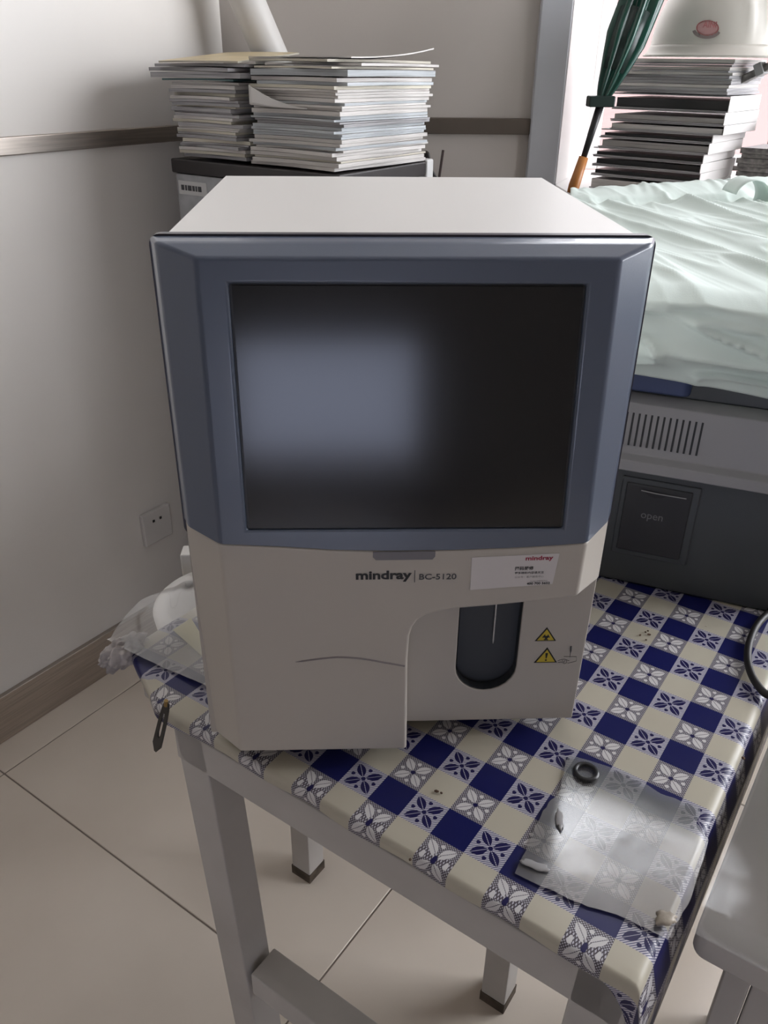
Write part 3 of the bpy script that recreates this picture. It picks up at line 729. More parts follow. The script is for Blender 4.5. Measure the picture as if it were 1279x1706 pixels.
# ================================================================== CABINET AND PAPER STACKS
CT = 0.455
Pn = at(565, 292, 2, CT)
cab = empty('cabinet', (Pn.x, Pn.y, FL)); cab.rotation_euler = (0, 0, -A_)
tagp(cab, 'tall grey cabinet with a black top in the corner, carrying two paper stacks', 'cabinet')
hC = CT - FL
obj('body', boxes([bnd(-0.425, -0.004, 0.004, 0.30, 0, hC - 0.027)]), M['cab_grey'], cab, bevel=0.004)
obj('top_panel', boxes([bnd(-0.43, 0.0, 0.0, 0.285, hC - 0.0265, hC)]), M['cab_top'], cab, bevel=0.003)
obj('side_cap', boxes([bnd(-0.10, 0.002, 0.286, 0.312, hC - 0.11, hC + 0.004)]), M['label_white'], cab, bevel=0.004)
lab = obj('paper_label', boxes([bnd(-0.415, -0.335, 0.0015, 0.0035, hC - 0.066, hC - 0.040)]), M['label_white'], cab)
text('label_print', 'A11-0086', 0.055, 0.010, M['print_grey'], (-0.408, 0.0012, hC - 0.058), parent=lab, bold=0.01) if False else None
for i, (x, wd_) in enumerate(((-0.407, 0.008), (-0.396, 0.005), (-0.388, 0.010), (-0.375, 0.006), (-0.366, 0.004), (-0.359, 0.009))):
    obj('label_mark', boxes([bnd(x, x + wd_, 0.0008, 0.0016, hC - 0.058, hC - 0.048)]), M['print_grey'], lab)
obj('notice_sheet', boxes([bnd(-0.418, -0.26, 0.0022, 0.0037, hC - 0.19, hC - 0.028)]), mat('grey_notice', (0.40, 0.41, 0.42), 0.5, noise=0.15, nscale=25), cab)

def booklet(w_, d_, t_, seed, bend=0.004, mats=None, curl=0.0):
    """a slightly sagging booklet; local origin at the bottom centre; covers and pages"""
    bm = bmesh.new(); nx, ny = 8, 8
    ph = 1.3; k1 = 0.8 
    def off(x, y):
        return bend * (0.5 * math.sin(x * 9 + ph) * k1 + 0.4 * math.sin(y * 7 + ph * 2)) + curl * max(0, (x / w_ + y / d_) * 1.0) ** 2 * 1.0
    def sh(x, y):
        return x + 0.0025 * math.sin(y * 23 + ph), y + 0.0025 * math.sin(x * 19 + ph * 1.7)
    mn = min(off((i / nx - .5) * w_, (j / ny - .5) * d_) for i in range(nx + 1) for j in range(ny + 1))
    lays = []
    for zz in (0, t_):
        lays.append([[bm.verts.new((*sh((i / nx - .5) * w_, (j / ny - .5) * d_), zz - mn + off((i / nx - .5) * w_, (j / ny - .5) * d_))) for j in range(ny + 1)] for i in range(nx + 1)])
    b, t = lays
    for i in range(nx):
        for j in range(ny):
            f = bm.faces.new((t[i][j], t[i + 1][j], t[i + 1][j + 1], t[i][j + 1])); f.material_index = 1
            f = bm.faces.new((b[i][j + 1], b[i + 1][j + 1], b[i + 1][j], b[i][j])); f.material_index = 1
    for i in range(nx):
        bm.faces.new((b[i][0], b[i + 1][0], t[i + 1][0], t[i][0])); bm.faces.new((t[i][ny], t[i + 1][ny], b[i + 1][ny], b[i][ny]))
    for j in range(ny):
        bm.faces.new((b[0][j + 1], b[0][j], t[0][j], t[0][j + 1])); bm.faces.new((t[nx][j + 1], t[nx][j], b[nx][j], b[nx][j + 1]))
    me = bpy.data.meshes.new('booklet'); bm.to_mesh(me); bm.free()
    for m in mats: me.materials.append(m)
    return me
def stack(name, cat, label, group, base, rz, w_, d_, z0, z1, tr, palette, seed, jit=0.006, twist=3, special=None, lean=(0, 0), bend=0.0014):
    rnd = random.Random(seed); z = z0; items = []
    cache = []
    for k in range(10):
        t_ = tr[0] + (tr[1] - tr[0]) * k / 9
        cache.append((t_, k))
    k = 0; H_ = z1 - z0
    while z < z1 - tr[0] * 0.5:
        t_, _ = rnd.choice(cache)
        pl = palette(rnd, (z - z0) / H_)
        key = (name, round(t_, 5), pl[0].name, pl[1].name, w_, d_)
        if key not in MC:
            MC[key] = booklet(w_ * rnd.uniform(.97, 1.0), d_ * rnd.uniform(.97, 1.0), t_, len(MC), bend, list(pl))
        o = bpy.data.objects.new(name, MC[key]); COL.objects.link(o)
        f = (z - z0) / H_
        o.location = (base[0] + rnd.uniform(-jit, jit) + lean[0] * f, base[1] + rnd.uniform(-jit, jit) + lean[1] * f, z)
        o.rotation_euler = (0, 0, rz + R_(rnd.uniform(-twist, twist)))
        tagp(o, label, cat, group); items.append(o); o['_e'] = pl[0].name
        z += t_ * 1.02 + 0.0004; k += 1
    n = len(items)
    for i, o in enumerate(items):
        e = {'white_pages': 'white', 'cream_pages': 'cream', 'bluish_pages': 'bluish white', 'grey_pages': 'grey', 'journal_spine': 'dark'}[o['_e']]; del o['_e']
        if i == 0: w_o = 'bottom one of'
        elif i == n - 1: w_o = 'uppermost aligned one of'
        elif i < n / 2: w_o = ORD[i] + ' from the bottom of'
        else: w_o = ORD[n - 1 - i] + ' below the top layer of'
        o['label'] = e + '-edged ' + label + ', ' + w_o + ' the ' + group
    return items, z
ORD = ['', 'second', 'third', 'fourth', 'fifth', 'sixth', 'seventh', 'eighth', 'ninth', 'tenth', 'eleventh', 'twelfth', 'thirteenth', 'fourteenth', 'fifteenth']
MC = {}
def pal_right(r, f):
    c = r.random()
    if f > 0.35 and f < 0.6 and c < 0.45: return (M['page_cool'], M['cover_white'])
    if c < 0.5: return (M['page'], M['cover_white'])
    if c < 0.68: return (M['page_warm'], M['cover_white'])
    if c < 0.82: return (M['page_cool'], M['cover_white'])
    if c < 0.92: return (M['page'], M['cover_pink'])
    return (M['page_grey'], M['cover_dark'])
cR = Pn + U * (-0.108) - V * 0.150
itR, zR = stack('booklet', 'booklet', 'booklet', 'right paper stack on the cabinet', (cR.x, cR.y), -A_, 0.208, 0.288, CT + 0.001, 0.601, (0.0028, 0.0070), pal_right, 11, jit=0.006, twist=3, bend=0.004, lean=(0.010, 0.0))
def pal_left(r, f):
    c = r.random()
    if f > 0.8 and c < 0.5: return (M['page_grey'], M['cover_dark'])
    if c < 0.45: return (M['page_grey'], M['cover_white'])
    if c < 0.75: return (M['page'], M['cover_white'])
    if c < 0.9: return (M['page_warm'], M['cover_white'])
    return (M['page'], M['cover_dark'])
cL = Pn + U * (-0.318) - V * 0.125
itL, zL = stack('magazine', 'magazine', 'magazine', 'left paper stack on the cabinet', (cL.x, cL.y), -A_, 0.175, 0.235, CT + 0.0015, 0.590, (0.0028, 0.0066), pal_left, 5, jit=0.007, twist=4, bend=0.007, lean=(-0.012, 0.0))
# loose special sheets on top
def special(name, cat, label, w_, d_, t_, mats, pos, rz, bend=0.004, curl=0.0, tilt=(0, 0)):
    o = bpy.data.objects.new(name, booklet(w_, d_, t_, random.randint(0, 999), bend, mats, curl)); COL.objects.link(o)
    o.location = pos; o.rotation_euler = (tilt[0], tilt[1], rz); tagp(o, label, cat); return o
BL, BR_ = 0.007, 0.004
z_ = zL
def up(t):
    global z_
    a = z_ + 0.0016; z_ = a + t; return a
special('folder', 'folder', 'teal folder corner poking out under the top of the left stack', 0.19, 0.20, 0.003, [M['cover_green'], M['cover_green']], (cL.x - 0.030, cL.y + 0.004, up(0.003)), -A_ + R_(1), BL)
special('magazine', 'magazine', 'wide worn magazine jutting left above the teal folder on the left stack', 0.222, 0.25, 0.009, [M['page_grey'], M['cover_white']], (cL.x - 0.020, cL.y, up(0.009)), -A_ + R_(4), BL)
special('magazine', 'magazine', 'dog-eared grey magazine, third from the top of the left stack', 0.225, 0.25, 0.006, [M['page_grey'], M['cover_dark']], (cL.x - 0.022, cL.y + 0.004, up(0.006)), -A_ - R_(3), BL)
special('magazine', 'magazine', 'dark-edged magazine, second from the top of the left stack', 0.215, 0.25, 0.005, [M['page_grey'], M['cover_dark']], (cL.x - 0.014, cL.y + 0.004, up(0.005)), -A_ + R_(6), BL)
special('magazine', 'magazine', 'pale yellow covered magazine on top of the left stack', 0.17, 0.25, 0.003, [M['page_warm'], M['cover_yellow']], (cL.x - 0.028, cL.y - 0.004, up(0.003) + 0.010), -A_ + R_(14), BL, tilt=(0.08, 0.0))
z_ = zR
special('booklet', 'booklet', 'thick grey-edged booklet near the top of the right stack, on the aligned ones', 0.215, 0.295, 0.010, [M['page_cool'], M['cover_white']], (cR.x + 0.012, cR.y, up(0.010)), -A_ + R_(2), BR_)
special('booklet', 'booklet', 'dark-covered thin booklet lying on the thick grey-edged one of the right stack', 0.19, 0.29, 0.003, [M['page_warm'], M['cover_dark']], (cR.x + 0.012, cR.y - 0.004, up(0.003)), -A_ - R_(4), BR_)
special('booklet', 'booklet', 'white booklet pushed out to the right near the top of the right stack', 0.20, 0.30, 0.004, [M['page'], M['cover_white']], (cR.x + 0.030, cR.y + 0.006, up(0.004)), -A_ + R_(6), BR_)
special('booklet', 'booklet', 'brownish booklet just under the curled top sheet of the right stack', 0.20, 0.28, 0.004, [M['page_warm'], M['cover_dark']], (cR.x + 0.004, cR.y, up(0.004)), -A_ - R_(6), BR_)
special('booklet', 'booklet', 'small white booklet overhanging the left edge of the right stack', 0.15, 0.18, 0.0045, [M['page'], M['cover_white']], (cR.x - 0.062, cR.y + 0.06, z_ + 0.0012), -A_ + R_(8), 0.0005)
special('booklet', 'booklet', 'top sheet of the right stack with a curled-up right corner', 0.19, 0.24, 0.002, [M['page'], M['cover_white']], (cR.x + 0.026, cR.y - 0.010, up(0.002) + 0.0005), -A_ - R_(3), BR_, curl=0.018)
# bulging sheet in the right stack
bm = bmesh.new(); sp0 = cR + V * 0.1435 - U * 0.10; sp0.z = 0.560
def bul(a, b): return sp0 + U * (0.003 + 0.135 * a) + V * (0.004 + 0.010 * math.sin(a * math.pi)) + Z * (0.030 * (1 - a) ** 1.5 * math.sin(b * math.pi / 2) - 0.004 * a + 0.002 * b) 
grid(bm, bul, 16, 8); o = obj('loose_sheet', bm, M['cover_white'], smooth=True); sm = o.modifiers.new('solid', 'SOLIDIFY'); sm.thickness = 0.0008
tagp(o, 'loose page bulging out of the left side of the right stack', 'paper')
# black things behind the cabinet
r0 = at(738, 250, 1, 1.40); r1_ = at(728, 320, 1, 1.40); dv = (r1_ - r0).normalized()
bm = bmesh.new(); tube(bm, [r0, r0 + dv * ((r0.z - FL - 0.004) / -dv.z)], 0.003, 8); o = obj('rod', bm, M['rod'], smooth=True); tagp(o, 'thin dark rod leaning behind the cabinet', 'rod')
r0 = at(711, 252, 1, 1.37); root = empty('bag', (r0.x + 0.004, r0.y, FL)); tagp(root, 'narrow black bag standing behind the right edge of the cabinet', 'bag')
hb = r0.z - FL
bm = bmesh.new(); extr(bm, [(-0.02, -0.02, 0), (0.025, -0.02, 0), (0.022, -0.02, hb - 0.055), (0.008, -0.02, hb - 0.035), (0.000, -0.02, hb), (-0.01, -0.02, hb)], (0, 0.04, 0)); obj('bag_body', bm, M['cab_top'], root, bevel=0.004)

# ================================================================== RIGHT: binders, journals, hard hat, umbrella
SZ = 0.376
Bc = at(1165, 312, 2, 0.385)
Bn = Vector((0.742, 1.27, 0))     # near corner of the binder stack
Bn = at(1163, 300, 1, 1.22); 
bang = R_(-42)
BU = Vector((math.cos(bang), math.sin(bang), 0)); BV = Vector((-BU.y, BU.x, 0))
def binder(w_, d_, t_, white):
    bm = bmesh.new()
    # two covers + spine on +x side, pages inset
    c = 0.0018
    box(bm, *bnd(-w_ / 2, w_ / 2, -d_ / 2, d_ / 2, 0, c)); box(bm, *bnd(-w_ / 2, w_ / 2, -d_ / 2, d_ / 2, t_ - c, t_))
    box(bm, *bnd(w_ / 2 - c, w_ / 2, -d_ / 2, d_ / 2, 0, t_))
    return bm
binder_z = SZ + 0.001; items = []
rnd = random.Random(3)
hs = [0.030, 0.020, 0.019, 0.018, 0.022, 0.016, 0.018, 0.024, 0.030]
tot = 0.575 - SZ; kk = (tot) / (sum(hs) + 0.0006 * len(hs))
names_ = ['lowest binder of the stack by the window, with a light grey face', 'second binder from the bottom of the window stack, white spine', 'third binder from the bottom of the window stack, dark gap', 'fourth binder from the bottom of the window stack, white spine', 'fifth binder from the bottom of the window stack, narrow', 'sixth binder from the bottom of the window stack, cream spine', 'seventh binder from the bottom of the window stack, cream spine', 'second binder from the top of the window stack, deep white spine', 'topmost white binder of the window stack, under the journals']
z = binder_z
WB, DB = 0.255, 0.20
for i, h in enumerate(hs):
    h *= kk; f = i / 8
    sh = 0.0 if i < 4 else (0.010 if i < 6 else 0.030)
    ctr = Vector((Bn.x, Bn.y, 0)) - BU * (WB / 2 - 0.003) + BV * (DB / 2) + BU * (sh + rnd.uniform(-.002, .002)) + Vector((0.0, 0.0, 0))
    root = empty('binder', (ctr.x, ctr.y, z)); root.rotation_euler = (0, 0, bang + R_(rnd.uniform(-1.2, 1.2)))
    tagp(root, names_[i], 'binder')
    c = 0.0022
    obj('cover', boxes([bnd(-WB / 2, WB / 2 - 0.002, -DB / 2, DB / 2, 0, c)]), M['page_grey'], root)
    obj('cover', boxes([bnd(-WB / 2, WB / 2 - 0.002, -DB / 2, DB / 2, h - c, h)]), M['page_grey'], root)
    obj('spine', boxes([bnd(WB / 2 - 0.0018, WB / 2, -DB / 2, DB / 2, 0, h)]), M['spine_white'], root, bevel=0.0006)
    obj('inner_block', boxes([bnd(-WB / 2 + 0.004, WB / 2 - 0.004, -DB / 2 + (0.012 if i not in (0, 6) else 0.001), DB / 2 - 0.004, c + 0.0002, (h - c) * (0.55 if i % 2 else 0.75))]), M['binder_gap_shade'] if i not in (0, 4, 6, 7) else M['page'], root)  # black blocks are painted gap shade, the light ones are paper
    z += h + 0.0006
Bt = z
def pal_top(r, f): return (M['page_grey'], M['cover_white']) if r.random() < 0.75 else (M['page'], M['cover_white'])
ctr = Vector((Bn.x, Bn.y, 0)) - BU * (WB / 2 - 0.030) + BV * (DB / 2)
itT, zT = stack('journal', 'journal', 'journal', 'journals between binders and hard hat', (ctr.x, ctr.y), bang, WB, DB, Bt + 0.001, 0.641, (0.003, 0.006), pal_top, 9, jit=0.004, twist=2, bend=0.0008)
# hard hat
hc = at(1178, 70, 1, 1.27); 
root = empty('hard_hat', (0.728, 1.30, zT + 0.004)); root.rotation_euler = (0, 0, R_(20))
tagp(root, 'cream hard hat with a red oval emblem on top of the journals', 'hard hat')
bm = bmesh.new()
def hat(a, b):
    th = 2 * math.pi * a; ph = b * math.pi / 2
    rx, ry, rz_ = 0.125, 0.142, 0.155
    p = Vector((rx * math.cos(th) * math.cos(ph) ** 0.72, ry * math.sin(th) * math.cos(ph) ** 0.72, 0.004 + rz_ * math.sin(ph)))
    for kx in (-0.33, 0.0, 0.33):                      # crown ridges
        d = abs(p.x / rx - kx * (1 - 0.2 * b))
        p.z += 0.004 * math.exp(-(d / 0.06) ** 2) * min(1, b * 3)
        p.y *= 1 + 0.02 * math.exp(-(d / 0.05) ** 2) * min(1, b * 4)
    return p
grid(bm, hat, 96, 24); bmesh.ops.remove_doubles(bm, verts=bm.verts, dist=0.0004)
crown = obj('crown', bm, M['helmet'], root, smooth=True)
bm = bmesh.new()
def brim(a, b):
    th = 2 * math.pi * a; fr_ = max(0, -math.sin(th)) ** 3
    ext = 0.016 + 0.030 * fr_
    k = b
    return Vector(((0.124 + ext * k * 0.8) * math.cos(th), (0.141 + ext * k) * math.sin(th), 0.006 + 0.016 * (1 - k) ** 2 - 0.004 * k))
grid(bm, brim, 96, 6); br = obj('brim', bm, M['helmet'], root, smooth=True); sm = br.modifiers.new('solid', 'SOLIDIFY'); sm.thickness = 0.003
# emblem: oval badge and a band below
hatM = Matrix.Translation(root.location) @ Matrix.Rotation(R_(20), 4, 'Z'); hatI = hatM.inverted()
def hat_surface(px, py):
    v = (CF + CR * ((px - 639.5) / FPX) - CU * ((py - 853) / FPX)).normalized()
    o_ = hatI @ CAM; d_ = hatI.to_3x3() @ v
    t = 1.2
    for _ in range(2000):
        p = o_ + d_ * t
        b = max(0, min(1, (p.z - 0.004) / 0.155)); cp = math.sqrt(1 - b * b) ** 0.72
        if (p.x / (0.1262 * cp + 1e-6)) ** 2 + (p.y / (0.1435 * cp + 1e-6)) ** 2 < 1: return p - d_ * 0.0015
        t += 0.0006
        if t > 2.5: return None
    return None
def decal(name, loop, m, off=0.0):
    pts = [hat_surface(*q) for q in loop]
    if any(p is None for p in pts): print('emblem miss', name); return
    bm = bmesh.new(); c = sum(pts, Vector()) / len(pts); n_ = (hatI.to_3x3() @ (CF * -1)) * off
    cv = bm.verts.new(hat_c(c) + n_) ; vs = [bm.verts.new(p + n_) for p in pts]
    for i in range(len(vs)): bm.faces.new((cv, vs[i], vs[(i + 1) % len(vs)]))
    return obj(name, bm, m, crown)
def hat_c(c): return c
def oval(cx, cy, rx, ry, n=28): return [(cx + rx * math.cos(2 * math.pi * i / n), cy + ry * math.sin(2 * math.pi * i / n)) for i in range(n)]
def ringd(name, outer, inner, m, off):
    a = [hat_surface(*q) for q in outer]; b = [hat_surface(*q) for q in inner]
    if any(p is None for p in a + b): print('emblem miss'); return
    bm = bmesh.new(); n_ = (hatI.to_3x3() @ (CF * -1)) * off
    A = [bm.verts.new(p + n_) for p in a]; B = [bm.verts.new(p + n_) for p in b]
    for i in range(len(A) - (0 if len(outer) > 20 else 1)): bm.faces.new((A[i], A[(i + 1) % len(A)], B[(i + 1) % len(A)], B[i]))
    obj(name, bm, m, crown)
decal('emblem_field', oval(1178, 47, 16, 10.5), M['helmet_pink'], 0.0004)
ringd('emblem_ring', oval(1178, 47, 19, 13), oval(1178, 47, 16.5, 11), M['helmet_red'], 0.0008)
arcp = lambda rx, ry, cy: [(1176.5 + rx * math.cos(R_(a)), cy + ry * math.sin(R_(a))) for a in range(172, 7, -11)]
ringd('emblem_band', arcp(24, 15, 50), arcp(19, 10.5, 48.5), M['helmet_grey'], 0.0006)
pc = hat_surface(1178, 47)
if pc:
    wpc = hatM @ pc - CF * 0.012
    # lettering facing outward from the crown
    nrm = (wpc - (hatM @ Vector((0, 0, 0.03)))); nrm.z = 0.25 * nrm.length; nrm = (CAM - wpc).normalized(); nrm.z = 0.15; nrm.normalize()
    xx = Z.cross(nrm).normalized(); yy = nrm.cross(xx)
    mw = hatI @ Matrix(((xx.x, yy.x, nrm.x, wpc.x), (xx.y, yy.y, nrm.y, wpc.y), (xx.z, yy.z, nrm.z, wpc.z), (0, 0, 0, 1)))
    t_ = text('emblem_letters', 'AINI', 0.025, 0.0105, M['helmet_red'], (0, 0, 0), bold=0.02, center=True); t_.parent = crown; t_.matrix_basis = mw
# umbrella: handle down, leaning against the window frame
hp = at(952, 322, 1, 1.14); sp_ = at(972, 262, 1, 1.15); gp = at(1003, 165, 1, 1.17); tp = at(1092, -60, 1, 1.22)
root = empty('umbrella', hp); tagp(root, 'folded dark green umbrella with a black shaft and orange wooden handle, handle down', 'umbrella')
rel = lambda p: p - hp
dn = (hp - sp_).normalized()
bm = bmesh.new(); tube(bm, [rel(hp + dn * 0.0), rel(hp.lerp(sp_, 0.2)), rel(sp_)], [0.010, 0.0115, 0.0095], 14); obj('handle', bm, M['handle_wood'], root, smooth=True)
bm = bmesh.new(); tube(bm, [rel(sp_), rel(gp)], [0.0060, 0.0085], 10); obj('shaft', bm, M['black'], root, smooth=True)
bm = bmesh.new()
axis = (tp - gp); Lc = axis.length; an = axis.normalized(); s1_ = an.orthogonal().normalized(); s2_ = an.cross(s1_)
def canopy(a, b):
    th = 2 * math.pi * a; r = (0.012 + 0.030 * min(1, b * 2.2) ** 0.8) * 0.82 * (1 + 0.20 * math.sin(8 * th + b * 3)) 
    return rel(gp) + an * (Lc * b) + (s1_ * math.cos(th) + s2_ * math.sin(th)) * r
grid(bm, canopy, 96, 20); bmesh.ops.remove_doubles(bm, verts=bm.verts, dist=0.0004); obj('canopy', bm, M['green'], root, smooth=True)
bm = bmesh.new(); box(bm, rel(gp) + Vector((-0.004, -0.004, -0.004)), (0.052, 0.03, 0.020)); o = obj('strap', bm, M['green_dark'], root, bevel=0.003)
bm = bmesh.new(); tube(bm, [rel(gp + an * 0.05), rel(gp + an * 0.10), rel(gp + an * 0.16)], [0.024, 0.032, 0.036], 16); o = obj('inner_folds', bm, M['green_dark'], root, smooth=True)

# far-right stack of dark journals on the sill
fr0 = at(1262, 300, 1, 1.23)
def pal_d(r, f): return (M['spine_dark'], M['cover_dark'])
itD, zD = stack('bound_journal', 'journal', 'journal', 'low dark stack at the right edge', (0.955, 1.30), bang, 0.20, 0.15, SZ + 0.001, 0.466, (0.006, 0.012), pal_d, 21, jit=0.006, twist=4)
special('bound_journal', 'journal', 'small dark journal tilted on top of the low stack at the right edge', 0.14, 0.13, 0.03, [M['spine_dark'], M['cover_dark']], (0.975, 1.31, zD + 0.008), bang + R_(8), 0.001)
special('bound_journal', 'journal', 'topmost dark journal of the low stack at the right edge', 0.12, 0.12, 0.026, [M['spine_dark'], M['cover_dark']], (0.985, 1.31, zD + 0.044), bang - R_(6), 0.001)
# strap buckle thing by the hat
cp_ = at(1262, 118, 1, 1.24); root = empty('clamp', (cp_.x, cp_.y, cp_.z - 0.01)); root.rotation_euler = (0, R_(-28), bang); tagp(root, 'dark grey clamp lying against the hard hat brim', 'clamp')
root.location = (0.775, 1.215, zT + 0.006) if False else root.location
obj('clamp_body', boxes([((0, 0, 0.006), (0.06, 0.03, 0.014))]), M['spine_dark'], root, bevel=0.002)
obj('clamp_jaw', boxes([((0.012, -0.004, 0.008), (0.016, 0.034, 0.024))]), M['cab_grey'], root, bevel=0.002)

# ================================================================== ON THE TABLE
# clear film patch
pc_ = [at(*q, 2, T + 0.002) for q in ((948, 1257), (1045, 1287), (1100, 1322), (1168, 1345), (1160, 1372), (1180, 1400), (1150, 1500), (1112, 1565), (1040, 1530), (950, 1500), (858, 1455), (905, 1350), (930, 1320))]
bm = bmesh.new()
cc = sum(pc_, Vector()) / len(pc_)
rings = []
NR = 14
for k in range(1, NR + 1):
    rr = []
    for i in range(len(pc_)):
        for s_ in range(6):
            p = pc_[i].lerp(pc_[(i + 1) % len(pc_)], s_ / 6)
            q_ = cc.lerp(p, k / NR)
            if k == NR: q_ += (p - cc).normalized() * 0.002 * hnoise(p.x * 160, p.y * 160, 4)
            q_.z = T + 0.0024 + 0.0006 * hnoise(q_.x * 18, q_.y * 18, 2)
            rr.append(bm.verts.new(q_))
    rings.append(rr)
c0 = bm.verts.new((cc.x, cc.y, T + 0.0026)); n_ = len(rings[0])
for i in range(n_): bm.faces.new((c0, rings[0][i], rings[0][(i + 1) % n_]))
for A, B in zip(rings, rings[1:]):
    for i in range(n_): bm.faces.new((A[i], B[i], B[(i + 1) % n_], A[(i + 1) % n_]))
o = obj('plastic_film', bm, M['film_patch'], smooth=True); tagp(o, 'torn clear plastic film lying on the right of the checked cloth, reflecting the window', 'plastic film')
# metal ring
p = at(976, 1286, 2, T + 0.0055); bm = bmesh.new(); tube(bm, [(0.0105 * math.cos(a), 0.0105 * math.sin(a), 0) for a in [2 * math.pi * i / 32 for i in range(32)]], 0.0024, 10, closed=True)
o = obj('ring', bm, M['an_door'], smooth=True); o.location = p; tagp(o, 'small dark metal ring lying on the clear film', 'ring')
# tape remnants
def blob(px, py, l_, w_, ang, name, label, m, h=0.003):
    bm = bmesh.new(); bmesh.ops.create_icosphere(bm, subdivisions=3, radius=1)
    for v_ in bm.verts:
        n = v_.co.copy(); k = 1 + 0.5 * hnoise(n.x * 2, n.y * 2, px * .01) + .2 * hnoise(n.x * 6, n.y * 6, px * .02)
        v_.co = Vector((n.x * l_ * k, n.y * w_ * k, n.z * h * 0.9))
    o = obj(name, bm, m, smooth=True); q = at(px, py, 2, T + 0.0035 + h); o.location = q; o.rotation_euler = (0, 0, ang); return tagp(o, label, 'tape')
blob(1108, 1530, 0.010, 0.007, 0.3, 'torn_tape', 'brownish torn tape scrap at the near right corner of the cloth', M['tape'])
blob(932, 1366, 0.012, 0.0035, 1.4, 'torn_tape', 'silvery strip of torn tape on a navy square beside the film', M['an_light'], 0.001)
blob(892, 1442, 0.012, 0.004, -0.4, 'torn_tape', 'clear crinkled tape scrap at the left corner of the film', M['an_light'], 0.001)
bm = bmesh.new(); rnd = random.Random(4)
for (px, py) in ((1075, 1053), (1079, 1051), (1081, 1057), (1066, 1058), (1076, 1066), (727, 1318), (735, 1321), (1238, 1263), (683, 1432)):
    c = at(px, py, 2, T + 0.0018); r = bmesh.ops.create_icosphere(bm, subdivisions=1, radius=1)['verts']
    bmesh.ops.transform(bm, matrix=Matrix.Translation(c) @ Matrix.Rotation(rnd.random() * 3, 4, 'Z') @ Matrix.Diagonal((rnd.uniform(.0012, .003), rnd.uniform(.001, .002), .001, 1)), verts=r)
o = obj('crumbs', bm, M['crumb']); tagp(o, 'dark brown crumbs scattered on the cream squares', 'crumbs', kind='stuff')
# rubber tube loop at the right
bm = bmesh.new(); cpts = [at(*q, 2, T + 0.0065) for q in ((1310, 1165), (1279, 1158), (1262, 1142), (1250, 1120), (1245, 1095), (1249, 1068), (1262, 1040), (1285, 1018), (1320, 1000), (1370, 1000), (1420, 1040), (1440, 1100), (1400, 1150), (1350, 1168))]
def cat(pts, n=6, closed=True):
    out = []
    m = len(pts)
    for i in range(m):
        p0_, p1_, p2_, p3_ = pts[(i - 1) % m], pts[i], pts[(i + 1) % m], pts[(i + 2) % m]
        for k in range(n):
            t = k / n; out.append(0.5 * ((2 * p1_) + (p2_ - p0_) * t + (2 * p0_ - 5 * p1_ + 4 * p2_ - p3_) * t * t + (3 * p1_ - p0_ - 3 * p2_ + p3_) * t ** 3))
    return out
tube(bm, cat(cpts), 0.0045, 10, closed=True); o = obj('cable_loop', bm, M['cable'], smooth=True); tagp(o, 'thick black cable loop on the cloth in front of the grey instrument', 'cable')

# left side: white roll, clear sheet, yellow paper, hair clip
bc = at(378, 1000, 2, -0.05)
root = empty('plastic_tub', (bc.x, bc.y, -0.169)); tagp(root, 'round white plastic tub behind the left end of the table, beside the wall outlet', 'tub')
hz = 0.119; n = 64
prof_ = [(0.0, 0.0), (0.080, 0.0), (0.084, 0.01), (0.092, hz - 0.02), (0.102, hz - 0.02), (0.104, hz - 0.004), (0.098, hz), (0.082, hz - 0.006), (0.074, hz - 0.05), (0.068, 0.02), (0.0, 0.02)]
bm = bmesh.new(); rg = [[bm.verts.new((r * math.cos(2 * math.pi * i / n), r * math.sin(2 * math.pi * i / n), z_)) for r, z_ in prof_] for i in range(n)]
for i in range(n):
    A, B = rg[i], rg[(i + 1) % n]
    for k in range(len(prof_) - 1): bm.faces.new((A[k], A[k + 1], B[k + 1], B[k]))
bmesh.ops.remove_doubles(bm, verts=bm.verts, dist=0.0002)
obj('bin_body', bm, M['roll'], root, smooth=True)
obj('lid_hinge', boxes([((-0.055, 0.10, hz + 0.002), (0.05, 0.03, 0.045))]), M['roll'], root, bevel=0.003)
bm = bmesh.new()
fq = [at(178, 1068, 2, T + 0.002), at(262, 992, 2, T + 0.03), at(345, 965, 2, T + 0.03), at(352, 1150, 2, T + 0.003)]
def film(a, b):
    p = fq[0].lerp(fq[1], b).lerp(fq[3].lerp(fq[2], b), a)
    hgt = 0.030 * math.sin(math.pi * min(1, b * 0.9)) * (0.4 + 0.6 * a) + 0.005 * hnoise(a * 4, b * 4, 3)
    p.z += abs(hgt); return p
grid(bm, film, 40, 40); o = obj('clear_sheet', bm, M['film'], smooth=True); tagp(o, 'bulging clear plastic sheet over the left end of the table', 'plastic sheet')
yq = [at(*q, 2, T + 0.003) for q in ((288, 1050), (335, 1092), (352, 1085), (318, 1030))]
bm = bmesh.new(); extr(bm, yq, (0, 0, 0.0006)); o = obj('yellow_paper', bm, M['yellow_paper']); tagp(o, 'pale yellow paper strip under the clear plastic left of the analyzer', 'paper')
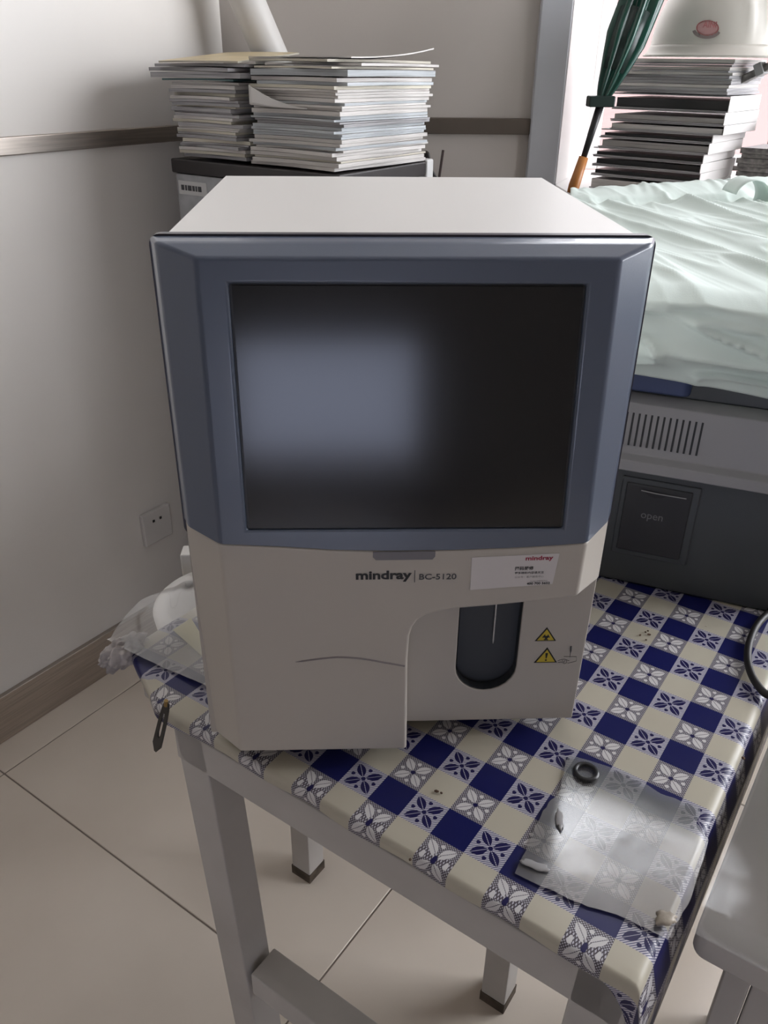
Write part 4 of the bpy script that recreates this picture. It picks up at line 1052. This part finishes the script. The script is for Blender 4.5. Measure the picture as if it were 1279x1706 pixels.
# hair clip hanging at the table's left corner
k0 = onv = None
def onvp(px, py, v0):
    d = CF + CR * ((px - 639.5) / FPX) - CU * ((py - 853) / FPX); t = (v0 - CAM.dot(V)) / d.dot(V); return CAM + d * t
ct, cb = onvp(277, 1172, 0.128), onvp(258, 1252, 0.128)
root = empty('hair_clip', ct); tagp(root, 'black hair clip hanging from the cloth hem at the left corner', 'hair clip')
dv = cb - ct; Lh = dv.length; dn = dv.normalized(); sd = dn.cross(V).normalized()
def P2(x, y): return sd * x + dn * y
bm = bmesh.new()
wdt = 0.0062
outer = [(-0.003, 0.0), (0.003, 0.0), (0.0045, 0.012), (wdt, 0.05 * Lh / 0.08), (wdt, 0.86 * Lh), (0.0015, Lh), (-0.0015, Lh), (-wdt, 0.86 * Lh), (-wdt, 0.05), (-0.0045, 0.012)]
inner = [(-0.0012, 0.018), (0.0012, 0.018), (0.0015, 0.024), (0.0020, 0.05), (0.0020, 0.62 * Lh), (0.0008, 0.70 * Lh), (-0.0008, 0.70 * Lh), (-0.0020, 0.62 * Lh), (-0.0020, 0.05), (-0.0015, 0.024)]
outer[3] = (0.0055, 0.030); outer[8] = (-0.0055, 0.030); inner[3] = (0.0019, 0.03); inner[8] = (-0.0019, 0.03)
for d_ in (0, 0.0015):
    pass
fo = [bm.verts.new(P2(*q)) for q in outer]; fi = [bm.verts.new(P2(*q)) for q in inner]; bo = [bm.verts.new(P2(*q) - V * 0.002) for q in outer]; bi = [bm.verts.new(P2(*q) - V * 0.002) for q in inner]
for i in range(10):
    j = (i + 1) % 10
    bm.faces.new((fo[i], fo[j], fi[j], fi[i])); bm.faces.new((bo[j], bo[i], bi[i], bi[j])); bm.faces.new((fo[j], fo[i], bo[i], bo[j])); bm.faces.new((fi[i], fi[j], bi[j], bi[i]))
obj('clip_frame', bm, M['black'], root)
bm = bmesh.new(); tube(bm, [P2(0, 0.004), P2(0.001, -0.004)], 0.0022, 8); obj('clip_hinge', bm, M['brass'], root)

# ================================================================== RIGHT DESK
root = empty('desk', tb(0.322, 0.02, FL)); root.rotation_euler = (0, 0, -A_); tagp(root, 'white desk at the lower right covered with clear plastic', 'desk')
dz = 0.006 - FL
def rtop(x0, x1, y0, y1, z0, z1, r):
    bm = bmesh.new(); rbox(bm, x0, x1, y0, y1, z0, z1, r); return bm
obj('desk_top', rtop(0.001, 0.62, -0.012, 0.45, dz - 0.030, dz, 0.012), M['wood_white'], root, bevel=0.004)
obj('side_panel', boxes([bnd(0.030, 0.052, 0.012, 0.43, 0.0, dz - 0.031)]), M['wood_white'], root, bevel=0.002)
obj('side_panel', boxes([bnd(0.57, 0.592, 0.012, 0.43, 0.0, dz - 0.031)]), M['wood_white'], root, bevel=0.002)
obj('front_panel', boxes([bnd(0.053, 0.569, 0.012, 0.030, 0.05, dz - 0.031)]), M['wood_white'], root, bevel=0.002)
bm = bmesh.new()
def dfilm(a, b):
    x = -0.001 + 0.60 * a; y = -0.012 + 0.46 * b
    z = dz + 0.0025 + 0.0022 * hnoise(x * 14, y * 9, 5) + 0.001 * math.sin(x * 60 + y * 10)
    if b < 0.03: z -= 0.006 * (0.03 - b) / 0.03; y -= 0.003
    if a < 0.01: z -= 0.0
    return Vector((x, y, max(z, dz + 0.0006)))
grid(bm, dfilm, 60, 50); obj('clear_cover', bm, M['film_desk'], root, smooth=True)

print('OBJECTS', len(bpy.data.objects))
